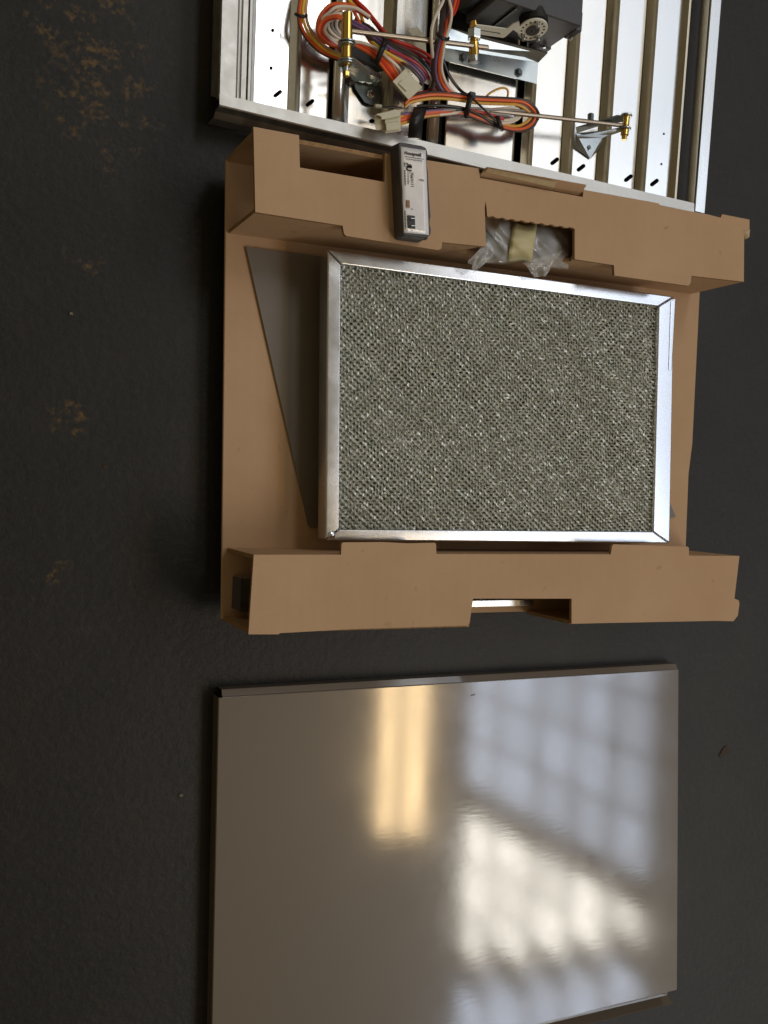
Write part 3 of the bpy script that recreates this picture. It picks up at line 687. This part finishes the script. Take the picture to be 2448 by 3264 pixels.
ba, bb = P(1512, 66, ZR - .001), P(1510, 196, ZR - .001); bx = (bb - ba) / np.linalg.norm(bb - ba); Lj = np.linalg.norm(bb - ba)
bj = mk('ball_joint', MB().lathe(ba, bx, [(0, .0026), (.001, .0036), (Lj * .12, .0036), (Lj * .13, .0052), (Lj * .34, .0052), (Lj * .36, .0036), (Lj * .5, .0038), (Lj * .54, .0052), (Lj * .9, .0054), (Lj * .93, .0048), (Lj, .0044)], 20), BRASS, un, smooth=True)
mk('lock_nut', MB().lathe(ba + bx * Lj * .22, bx, [(0, .0068), (.001, .0074), (.009, .0074), (.010, .0068)], 6), ZINC, bj)
mk('end_cap', MB().lathe(ba + bx * Lj * .88, bx, [(0, .0058), (.0042, .0062), (.0058, .005), (.0062, .003)], 20), ZINC, bj, smooth=True)
lin('push_rod', P(1560, 352, .058), P(1985, 400, .058), .0024, STEEL)
sa, sb = P(1997, 364, .060), P(1989, 446, .060); sx = (sb - sa) / np.linalg.norm(sb - sa); Ls = np.linalg.norm(sb - sa)
st = mk('end_stud', MB().lathe(sa, sx, [(0, .0034), (.001, .0042), (Ls * .45, .0042), (Ls * .46, .0034), (Ls * .6, .0034), (Ls * .62, .0046), (Ls * .82, .0046), (Ls * .84, .0032), (Ls, .0028)], 16), BRASS, un, smooth=True)
for t in (.02, .52): mk('spring_clip', MB().lathe(sa + sx * Ls * t, sx, [(0, .0062), (.0006, .0068), (.002, .0068), (.0026, .006)], 18), ZINC, st, smooth=True)
# toothed bracket at the left, two ears and a foot
def plate3(name, pts, mat, parent, th=.0012, **k):
    p = [P(x, y, z) for x, y, z in pts]; n = np.cross(p[1] - p[0], p[-1] - p[0]); n /= np.linalg.norm(n)
    return mk(name, MB().prism(p, [q - n * th for q in p]), mat, parent, **k)
z0 = ZBL + .0045
fb = plate3('pivot_bracket', [(1129, 262, z0), (1133, 282, z0), (1162, 325, z0), (1178, 332, z0), (1198, 333, z0), (1212, 322, z0), (1217, 300, z0), (1219, 277, z0)], DARKSTEEL, un)
tooth = []
for i in range(4):
    x = 1219 - (i + .15) * 22; y = 276 - (i + .15) * 3.6; tooth += [(x, y, z0 + .001), (x - 6, y - 9, z0 + .004), (x - 13, y - 7, z0 + .004), (x - 17, y, z0 + .001)]
plate3('ear', tooth + [(1129, 258, z0 + .001), (1104, 222, .062), (1101, 198, .076), (1126, 182, .078), (1215, 250, .052), (1221, 262, .044)], ZINC, fb)
plate3('ear', [(1127, 145, .078), (1228, 208, .050), (1230, 222, .044), (1201, 230, .038), (1117, 176, .070), (1112, 160, .076)], DARKSTEEL, fb)
screw_at(P(1182, 302, z0), un, GALV, 0.0036)
# right hand bracket
z0 = ZBL + .001
rbk = plate3('pivot_bracket', [(1835, 424, z0 + .012), (1915, 417, z0 + .016), (1921, 432, z0 + .01), (1912, 470, z0 + .002), (1880, 505, z0), (1836, 474, z0)], ZINC, un)
plate3('ear', [(1835, 405, z0 + .012), (1968, 366, .062), (1985, 368, .064), (1985, 388, .062), (1920, 398, .05), (1838, 424, z0 + .010)], DARKSTEEL, rbk)
plate3('ear', [(1838, 432, z0 + .012), (1915, 418, z0 + .02), (1978, 405, .056), (1980, 418, .056), (1920, 438, z0 + .016), (1840, 440, z0 + .010)], ZINC, rbk)
screw_at(P(1873, 471, z0 + .004), un, DARKSTEEL, 0.0032)
mk('bolt', MB().cyl(P(1882, 395, .046), P(1883, 362, .046), .0036, 12), DARKSTEEL, un, smooth=True)
# small parts on the blades
mk('terminal_block', MB().prism([P(*q, .060) for q in ((1298, 96), (1330, 86), (1354, 116), (1362, 190), (1326, 185), (1316, 120))], [P(*q, .050) for q in ((1298, 96), (1330, 86), (1354, 116), (1362, 190), (1326, 185), (1316, 120))]), NYLON, un, bevel=.001)

# ------------------------------------------------------------------ wire harnesses
RW = 0.00165
def wire(par, color, pts, z=None, r=RW, jit=0.0):
    ctrl = []
    for p in pts:
        zz = p[2] if len(p) > 2 else z
        ctrl.append(P(p[0] + random.uniform(-jit, jit), p[1] + random.uniform(-jit, jit), zz))
    return mk('wire', MB().tube(spline(ctrl, 7), r, 8), WM[color], par, smooth=True, label=color + ' insulated wire')
def tie(par, pts, r=.0020, mat=BLACKPL):
    return mk('cable_tie', MB().tube(spline([P(*p) for p in pts], 5), r, 8), mat, par, smooth=True)
def sh(pts, dx, dy, dz=0): return [(p[0] + dx, p[1] + dy, p[2] + dz) for p in pts]
h1 = thing('wire_harness', 'coiled multicoloured wire harness looped behind the brass post on the damper', 'wire harness', tuple(P(1150, 150, .03)))
A = [(972, -60, .05), (959, 0, .05), (954, 45, .05), (963, 90, .048), (990, 130, .046), (1027, 163, .046), (1075, 184, .046), (1120, 192, .048), (1165, 200, .05)]
wire(h1, 'orange', A); wire(h1, 'yellow', sh(A, 11, -3, .001)); wire(h1, 'pink', sh(A, 21, -7)); wire(h1, 'brown', sh(A, -3, 5, -.003))
tie(h1, [(942, 45, .05), (948, 48, .054), (962, 52, .055), (975, 52, .052), (977, 48, .05)], .0016)
B = [(1165, 45, .066), (1126, 20, .066), (1093, 12, .064), (1057, 14, .062), (1033, 33, .060), (1014, 66, .058), (1012, 100, .056), (1027, 128, .054), (1069, 148, .054), (1111, 153, .056), (1171, 158, .058), (1201, 172, .060), (1243, 211, .060), (1268, 250, .058)]
for i, (c, dx, dy, dz) in enumerate((('orange', 0, 0, 0), ('red', 4, 9, -.002), ('white', 14, 9, .001), ('pink', 24, 16, -.001), ('crimson', 5, 6, -.006), ('purple', 10, 14, -.006))):
    q = [(p[0] + (dx if k < 9 else -dx * .2), p[1] + (dy if k < 5 else -dy * .7 if k < 10 else dy * .3), p[2] + dz) for k, p in enumerate(B)]
    wire(h1, c, q)
Cc = [(1100, 58, .070), (1075, 50, .070), (1046, 56, .068), (1026, 72, .066), (1020, 98, .064), (1040, 122, .062), (1075, 140, .060), (1129, 148, .060), (1189, 160, .060), (1225, 190, .060), (1255, 232, .058), (1268, 255, .058)]
for c, dx, dy in (('orange', 0, 0), ('white', 9, -6), ('orange', -5, 5), ('red', 5, 6), ('white', 15, 4)): wire(h1, c, [(p[0] + (dx if k < 6 else dx * .6), p[1] + (dy if k < 6 else dy * 1.3), p[2]) for k, p in enumerate(Cc)])
for (c, dx) in (('white', 0), ('grey', 12), ('white', 26)):
    wire(h1, c, [(1062 + dx, 48, .062), (1046 + dx, 72, .060), (1052 + dx, 98, .058), (1080 + dx, 122, .056), (1130 + dx, 142, .054)])
wire(h1, 'crimson', [(1112, -40, .064), (1126, -2, .064), (1165, 36, .064), (1201, 81, .062), (1244, 130, .060), (1307, 158, .060), (1368, 196, .060), (1382, 230, .058), (1386, 265, .056), (1364, 290, .054), (1320, 300, .050)])
wire(h1, 'red', [(1118, -40, .066), (1134, -2, .067), (1172, 36, .067), (1208, 81, .066), (1250, 124, .064), (1312, 148, .064), (1376, 184, .064), (1392, 225, .062), (1394, 268, .06), (1372, 296, .056)])
wire(h1, 'pink', [(1110, -40, .062), (1140, 10, .063), (1190, 66, .060), (1230, 120, .058), (1270, 150, .056), (1330, 190, .054)])
wire(h1, 'yellow', [(1090, -40, .062), (1112, 0, .063), (1140, 28, .062), (1165, 90, .060), (1178, 122, .062), (1205, 150, .066), (1240, 172, .066), (1283, 196, .064), (1330, 222, .060)])
wire(h1, 'orange', [(1085, -40, .06), (1130, 40, .062), (1166, 110, .06), (1195, 150, .064), (1232, 178, .064), (1290, 205, .062), (1340, 230, .058)])
for c, dx, dy in (('purple', 0, 0), ('brown', 7, -6), ('purple', -6, 8), ('brown', -12, 14)):
    wire(h1, c, [(1123 + dx, 66 + dy, .060), (1171 + dx, 92 + dy, .062), (1204 + dx, 120 + dy, .064), (1240 + dx, 151 + dy, .064), (1289 + dx, 180 + dy, .064), (1334 + dx, 217 + dy, .062), (1354 + dx, 244 + dy, .058), (1350 + dx, 262 + dy, .054), (1330, 275, .05)])
for c, dx, dy in (('grey', 0, 0), ('white', 6, 10), ('brown', 10, -6), ('black', 14, 4)):
    wire(h1, c, [(1180 + dx, 104 + dy, .060), (1237 + dx, 143 + dy, .062), (1292 + dx, 170 + dy, .062), (1334 + dx, 198 + dy, .060), (1362 + dx, 230 + dy, .056), (1368 + dx, 262 + dy, .052)])
wire(h1, 'crimson', [(1240, 160, .066), (1301, 186, .066), (1336, 209, .064), (1362, 241, .060), (1366, 262, .054)])
for c, dx in (('orange', 0), ('red', -10), ('orange', 10), ('orange', -20)):
    wire(h1, c, [(1129 + dx, 142 + dx * .3, .060), (1165 + dx, 152, .062), (1203 + dx, 174, .064), (1235 + dx, 206, .064), (1262 + dx * .7, 245 - dx * .3, .062), (1275 + dx * .7, 262 - dx * .5, .060)])
wire(h1, 'white', [(1129, 133, .062), (1160, 138, .064), (1200, 155, .066), (1235, 184, .068), (1265, 210, .066), (1284, 240, .062)])
tie(h1, [(1203, 198, .062), (1206, 186, .070), (1216, 160, .073), (1226, 138, .072), (1232, 128, .066)], .0030)
cb = MB().prism([P(*q, .070) for q in ((1293, 222), (1347, 278), (1302, 318), (1254, 262))], [P(*q, .052) for q in ((1290, 230), (1340, 284), (1300, 322), (1250, 270))])
con = mk('plug', cb, NYLON, h1, bevel=.0008)
mk('latch', MB().prism([P(*q, .0716) for q in ((1284, 254), (1308, 280), (1296, 291), (1270, 266))], [P(*q, .069) for q in ((1284, 254), (1308, 280), (1296, 291), (1270, 266))]), NYLON, con, bevel=.0004)
mk('plug_rim', MB().prism([P(*q, .0712) for q in ((1292, 218), (1300, 226), (1260, 268), (1251, 260))], [P(*q, .052) for q in ((1290, 222), (1300, 230), (1260, 272), (1247, 264))]), NYLON, con, bevel=.0005)
mk('flag_label', MB().prism([P(*q, .058) for q in ((1366, 244), (1380, 266), (1364, 270), (1352, 264))], [P(*q, .0574) for q in ((1366, 244), (1380, 266), (1364, 270), (1352, 264))]), pmat('white_flag', (.6, .6, .58), .5), h1)

h2 = thing('wire_harness', 'long looped wire harness with black tape tied across the middle of the damper', 'wire harness', tuple(P(1480, 340, .03)))
V = [(1460, -60, .090), (1452, 0, .086), (1440, 39, .082), (1425, 67, .080), (1420, 102, .092), (1412, 130, .094), (1402, 175, .084), (1399, 220, .074), (1408, 262, .066), (1432, 294, .062), (1465, 305, .060), (1500, 312, .060)]
wire(h2, 'orange', V); wire(h2, 'purple', sh(V, -11, 4, -.002)); wire(h2, 'brown', sh(V, -20, 6, -.004)); wire(h2, 'red', [(p[0] + (9 if k < 3 else 4), p[1], p[2]) for k, p in enumerate(V)])
wire(h2, 'white', [(1428, -60, .09), (1432, 0, .088), (1438, 31, .086), (1437, 66, .084), (1427, 104, .094), (1418, 134, .094), (1410, 180, .084), (1408, 225, .074), (1425, 270, .066), (1450, 298, .06)])
wire(h2, 'white', [(1425, -60, .09), (1413, 0, .088), (1394, 39, .088), (1381, 72, .090), (1375, 110, .094), (1377, 157, .086), (1385, 210, .072), (1392, 260, .06)])
wire(h2, 'brown', [(1420, -60, .08), (1416, 20, .08), (1408, 80, .088), (1398, 130, .09), (1388, 190, .076), (1388, 240, .066), (1376, 290, .058)], r=.0024)
wire(h2, 'black', [(1412, 190, .07), (1432, 240, .062), (1470, 290, .056), (1520, 318, .052)])
tie(h2, [(1393, 108, .094), (1400, 114, .098), (1412, 122, .099), (1424, 126, .096), (1428, 122, .090)], .0020)
D = [(1290, 330, .056), (1311, 314, .058), (1374, 302, .060), (1437, 304, .062), (1522, 316, .062), (1606, 320, .060), (1668, 326, .058), (1700, 350, .056), (1706, 372, .055), (1694, 396, .055), (1664, 411, .055), (1627, 410, .056), (1585, 398, .058), (1522, 374, .060), (1480, 361, .060), (1400, 362, .060), (1332, 373, .060), (1270, 383, .060)]
cols = (('brown', 8, -7, 0), ('brown', 10, 2, -.003), ('orange', 0, 0, .002), ('red', 3, -3, -.002), ('ochre', -16, 12, .001), ('grey', -10, 9, -.003), ('orange', -8, 5, -.004))
Dm = np.array([(1500, 350)])
for c, ox, oy, dz in cols:
    q = []
    for k, (x, y, z) in enumerate(D):
        if k < 6: q.append((x, y + oy, z + dz))
        elif k < 9: q.append((x + ox, y + oy * (1 - (k - 5) / 4), z + dz))
        else: q.append((x + ox * max(0, 1 - (k - 8) / 5), y - oy * .8, z + dz))
    wire(h2, c, q)
wire(h2, 'white', [(1400, 366, .062), (1470, 358, .062), (1540, 352, .060), (1600, 346, .058), (1640, 344, .057), (1660, 358, .056), (1652, 378, .056), (1618, 392, .058), (1580, 390, .060), (1530, 370, .062)])
wire(h2, 'white', [(1390, 344, .060), (1450, 348, .061), (1520, 356, .060), (1570, 370, .059), (1600, 384, .058), (1640, 378, .056), (1656, 362, .055), (1640, 348, .055)])
wire(h2, 'black', [(1330, 338, .060), (1400, 336, .064), (1470, 344, .064), (1520, 362, .064), (1570, 392, .062), (1600, 408, .060)])
wire(h2, 'black', [(1360, 350, .058), (1420, 346, .062), (1490, 356, .062), (1540, 376, .062), (1590, 400, .06)])
wire(h2, 'grey', [(1350, 360, .06), (1420, 352, .062), (1500, 346, .062), (1580, 350, .06), (1640, 352, .058), (1690, 355, .055)])
wire(h2, 'red', [(1500, 352, .064), (1550, 362, .064), (1590, 374, .062), (1606, 380, .061)])
wire(h2, 'ochre', [(1545, 314, .058), (1560, 298, .060), (1584, 285, .062), (1606, 280, .062), (1619, 290, .061), (1617, 314, .058)], r=.0012)
for c, dy in (('orange', 0), ('orange', 8), ('red', 14), ('ochre', 20), ('purple', -8)):
    wire(h2, c, [(1272, 376 + dy, .060), (1300, 370 + dy * .9, .062), (1340, 362 + dy * .6, .062), (1400, 356 + dy * .5, .062), (1470, 352 + dy * .4, .06), (1500, 352, .06)])
tie(h2, [(1486, 370, .060), (1490, 350, .068), (1494, 330, .071), (1500, 312, .070), (1503, 303, .064)], .0030)
mk('tie_head', MB().box(P(1503, 306, .068) - .0035, P(1503, 306, .068) + .0035), BLACKPL, h2, bevel=.001)
tie(h2, [(1508, 316, .070), (1540, 346, .070), (1570, 374, .068), (1592, 394, .066)], .0011)
tie(h2, [(1586, 374, .064), (1590, 388, .068), (1596, 404, .066), (1600, 412, .060)], .0026)
sl_pts = [P(1340, 340, .060), P(1336, 360, .066), P(1328, 385, .067), P(1324, 415, .060), P(1322, 440, .050)]
tw = MB(); wv = np.array([.0078, 0.0016, 0])
for p in spline(sl_pts, 5): tw.v += [p - wv, p + wv]
tw.f = [[2 * i, 2 * i + 1, 2 * i + 3, 2 * i + 2] for i in range(len(tw.v) // 2 - 1)]
mk('tape_wrap', tw, BLACKPL, h2, solid=.0012, smooth=True)
c2 = MB().prism([P(*q, .068) for q in ((1226, 376), (1276, 370), (1278, 418), (1228, 426))], [P(*q, .050) for q in ((1226, 376), (1276, 370), (1278, 418), (1228, 426))])
con2 = mk('plug', c2, NYLON, h2, bevel=.0008)
mk('plug_nose', MB().prism([P(*q, .064) for q in ((1192, 368), (1226, 362), (1228, 412), (1198, 416))], [P(*q, .050) for q in ((1192, 368), (1226, 362), (1228, 412), (1198, 416))]), NYLON, con2, bevel=.0008)
mk('latch', MB().prism([P(*q, .072) for q in ((1196, 364), (1262, 348), (1276, 352), (1277, 370), (1216, 382), (1214, 372))], [P(*q, .066) for q in ((1196, 364), (1262, 348), (1276, 352), (1277, 370), (1216, 382), (1214, 372))]), NYLON, con2, bevel=.0008)
mk('latch', MB().prism([P(*q, .0705) for q in ((1230, 392), (1274, 386), (1275, 412), (1232, 418))], [P(*q, .067) for q in ((1230, 392), (1274, 386), (1275, 412), (1232, 418))]), NYLON, con2, bevel=.0006)
mk('crimp_terminal', MB().cyl(P(1194, 338, .052), P(1216, 340, .052), .0022, 10), NYLON, h2, smooth=True)
mk('crimp_terminal', MB().cyl(P(1216, 340, .052), P(1262, 343, .053), .0012, 8), BLACKPL, h2, smooth=True)

# ------------------------------------------------------------------ sensor module on the rear beam
sn = thing('sensor_module', 'dark grey sensor module with a shiny white label standing on the rear cardboard beam', 'sensor', tuple(P(1315, 610, ZT)))
ZS = ZT + 0.018
top = [(1270, 458), (1276, 452), (1345, 464), (1358, 470), (1363, 482), (1364, 500), (1361, 512), (1361, 528), (1365, 545), (1370, 640), (1374, 690), (1371, 700), (1371, 716), (1375, 730), (1374, 746), (1366, 754), (1356, 758), (1292, 750), (1284, 744)]
tp_ = [P(*q, ZS) for q in top]; cc = sum(tp_) / len(tp_)
body = mk('case', MB().prism(tp_, [p * [1, 1, 0] + [0, 0, ZT + .0003] + (p - cc) * [.03, .03, 0] for p in tp_]), GREYPL, sn, bevel=.0014, seg=3)
LQ = [P(*q, ZS + .0005) for q in ((1277, 467), (1357, 479), (1367, 749), (1288, 741))]
lab = MB(); n1_, n2_ = 6, 14
for j in range(n2_ + 1):
    for i in range(n1_ + 1):
        a, b_ = i / n1_, j / n2_; lab.v.append((LQ[0] * (1 - a) + LQ[1] * a) * (1 - b_) + (LQ[3] * (1 - a) + LQ[2] * a) * b_ + [0, 0, .0002 * rng.normal()])
for j in range(n2_):
    for i in range(n1_): q = j * (n1_ + 1) + i; lab.f.append([q, q + 1, q + n1_ + 2, q + n1_ + 1])
lb = mk('label', lab, LABEL, sn, smooth=True, solid=.0004)
def LP(a, b_): return (LQ[0] * (1 - a) + LQ[1] * a) * (1 - b_) + (LQ[3] * (1 - a) + LQ[2] * a) * b_ + np.array([0, 0, .0004])
uL = LQ[1] - LQ[0]; vL = LQ[0] - LQ[3]; wL = np.linalg.norm(uL); hL = np.linalg.norm(vL)
lettering('Honeywell', wL * .155, LP(.13, .085), uL, vL, lb, INK, bold=.0002)
lettering('7063111', wL * .15, LP(.345, .285), -vL, uL, lb, INK, bold=.0001)
lettering('Enthalpy', wL * .125, LP(.215, .29), -vL, uL, lb, INK)
lettering('1446', wL * .12, LP(.64, .375), uL, vL, lb, INK)
lettering('R', wL * .26, LP(.215, .175), -vL, uL, lb, INK, bold=.0004, mirror=True)
lettering('U', wL * .26, LP(.20, .215), -vL, uL, lb, INK, bold=.0004)
lettering('+', wL * .15, LP(.30, .735), uL, vL, lb, INK); lettering('-', wL * .2, LP(.29, .985), uL, vL, lb, INK)
fine = MB()
for (b_, a0, a1) in ((.112, .15, .90), (.137, .20, .85)):
    a = a0
    while a < a1:
        L_ = random.uniform(.05, .14); p = [LP(a, b_ - .004), LP(min(a + L_, a1), b_ - .004), LP(min(a + L_, a1), b_ + .004), LP(a, b_ + .004)]; fine.add([q + [0, 0, .0003] for q in p], [[0, 1, 2, 3]]); a += L_ + .025
for (a, b0, b1) in ((.13, .18, .23), (.12, .27, .45), (.06, .745, .955)):
    b_ = b0
    while b_ < b1:
        L_ = random.uniform(.012, .03); p = [LP(a - .02, b_), LP(a + .02, b_), LP(a + .02, min(b_ + L_, b1)), LP(a - .02, min(b_ + L_, b1))]; fine.add([q + [0, 0, .0003] for q in p], [[0, 1, 2, 3]]); b_ += L_ + .007
mk('fine_print', fine, INK, lb)['kind'] = 'stuff'
def on_label(name, a0, b0, a1, b1, mat, h=.0006, z=.0):
    q = [LP(a0, b0), LP(a1, b0), LP(a1, b1), LP(a0, b1)]; return mk(name, MB().prism([p + [0, 0, h] for p in q], [p + [0, 0, z] for p in q]), mat, sn)
on_label('indicator_window', .135, .62, .255, .705, AMBER)
on_label('terminal_socket', .155, .795, .44, .945, BLACKPL)
for b_ in (.835, .92): 
    q = [LP(.22, b_), LP(.39, b_ - .004), LP(.39, b_ + .006), LP(.22, b_ + .010)]; mk('spade_terminal', MB().prism([p + [0, 0, .004] for p in q], [p + [0, 0, .0006] for p in q]), ZINC, sn)
q0 = P(1331, 756.5, ZS - .006); mk('cable_port', MB().box(q0 + [-.002, -.0006, -.004], q0 + [.010, .004, .002]), BLACKPL, sn)

# ------------------------------------------------------------------ bag of fixings tucked in the rear beam
bag = thing('parts_bag', 'clear plastic bag bound with cream tape tucked in the rear beam window', 'bag', tuple(P(1660, 780, .075)))
G = 46
def bag_pt(a, b_):
    """a along the bag 0..1, b across 0..1"""
    cx = 1528 + (1812 - 1528) * a; yt = 676 + 52 * a; yb_ = 838 + 22 * a
    pinch = 0.80 + 0.20 * min(1, abs(a - .48) / .22)
    cy = (yt + yb_) / 2 + (b_ - .5) * (yb_ - yt) * pinch
    hgt = 0.030 * (max(0, math.sin(math.pi * min(max(b_, 0), 1))) ** .38) * (max(0, math.sin(math.pi * (0.05 + .90 * a))) ** .4)
    k_ = min(1, abs(a - .48) / .16) * min(1, hgt / .01)
    def fold(t): return 1 - abs(math.sin(t)) ** 1.3
    cr = 0.0048 * fold(a * 10 + b_ * 4.2) * fold(b_ * 4.5 - a * 3) + 0.0022 * fold(a * 17 - b_ * 9 + 1.3)
    return P(cx, cy, 0.078 + hgt + (cr - .003) * k_)
fm = MB()
for j in range(G + 1):
    for i in range(G + 1): fm.v.append(bag_pt(i / G, j / G))
for j in range(G):
    for i in range(G): q = j * (G + 1) + i; fm.f.append([q, q + 1, q + G + 2, q + G + 1])
mk('film', fm, FILM, bag, smooth=True)
tb = MB(); T_ = 26
for j in range(T_ + 1):
    b_ = .01 + .98 * j / T_; lean = .07 * (b_ - .4) * -1
    for i in range(7):
        a = .345 + lean + .265 * i / 6; tb.v.append(bag_pt(a, b_) + [0, 0, .0022])
for j in range(T_):
    for i in range(6): q = j * 7 + i; tb.f.append([q, q + 1, q + 8, q + 7])
mk('tape_band', tb, TAPE, bag, smooth=True, solid=.0006)
# contents: dull metal fixings inside
ct = MB()
for i in range(9):
    a = random.uniform(.1, .85); b_ = random.uniform(.3, .7); p = bag_pt(a, b_) * [1, 1, 0] + [0, 0, random.uniform(.083, .090)]
    th = random.uniform(0, 3.1); d = np.array([math.cos(th), math.sin(th), 0]) * random.uniform(.008, .014); ct.cyl(p - d, p + d, .004, 10)
ctm = mk('fixings', ct, DARKSTEEL, bag, smooth=True); ctm['kind'] = 'stuff'
bk = MB().prism([bag_pt(a, b_) * [1, 1, 0] + [0, 0, .086] for a, b_ in ((.12, .25), (.40, .2), (.42, .8), (.15, .8))], [bag_pt(a, b_) * [1, 1, 0] + [0, 0, .076] for a, b_ in ((.12, .25), (.40, .2), (.42, .8), (.15, .8))])
mk('inner_block', bk, GREYPAINT, bag, bevel=.002)
def tail(quad, seed):
    r_ = np.random.default_rng(seed); q = [P(*p) for p in quad]; mb = MB(); n = 14
    ph = r_.uniform(0, 6, 3)
    for j in range(n + 1):
        for i in range(n + 1):
            a, b_ = i / n, j / n; p = (q[0] * (1 - a) + q[1] * a) * (1 - b_) + (q[3] * (1 - a) + q[2] * a) * b_
            mb.v.append(p + np.array([0, 0, .0022 * math.sin(9 * a + 3 * b_ + ph[0]) + .0012 * math.sin(17 * a - 7 * b_ + ph[1])]))
    for j in range(n):
        for i in range(n): k_ = j * (n + 1) + i; mb.f.append([k_, k_ + 1, k_ + n + 2, k_ + n + 1])
    return mk('film_tail', mb, FILM, bag, smooth=True)
tail([(1550, 772, .100), (1575, 818, .094), (1512, 868, .090), (1492, 830, .094)], 3)
tail([(1668, 838, .090), (1790, 800, .096), (1742, 880, .089), (1700, 884, .088)], 4)
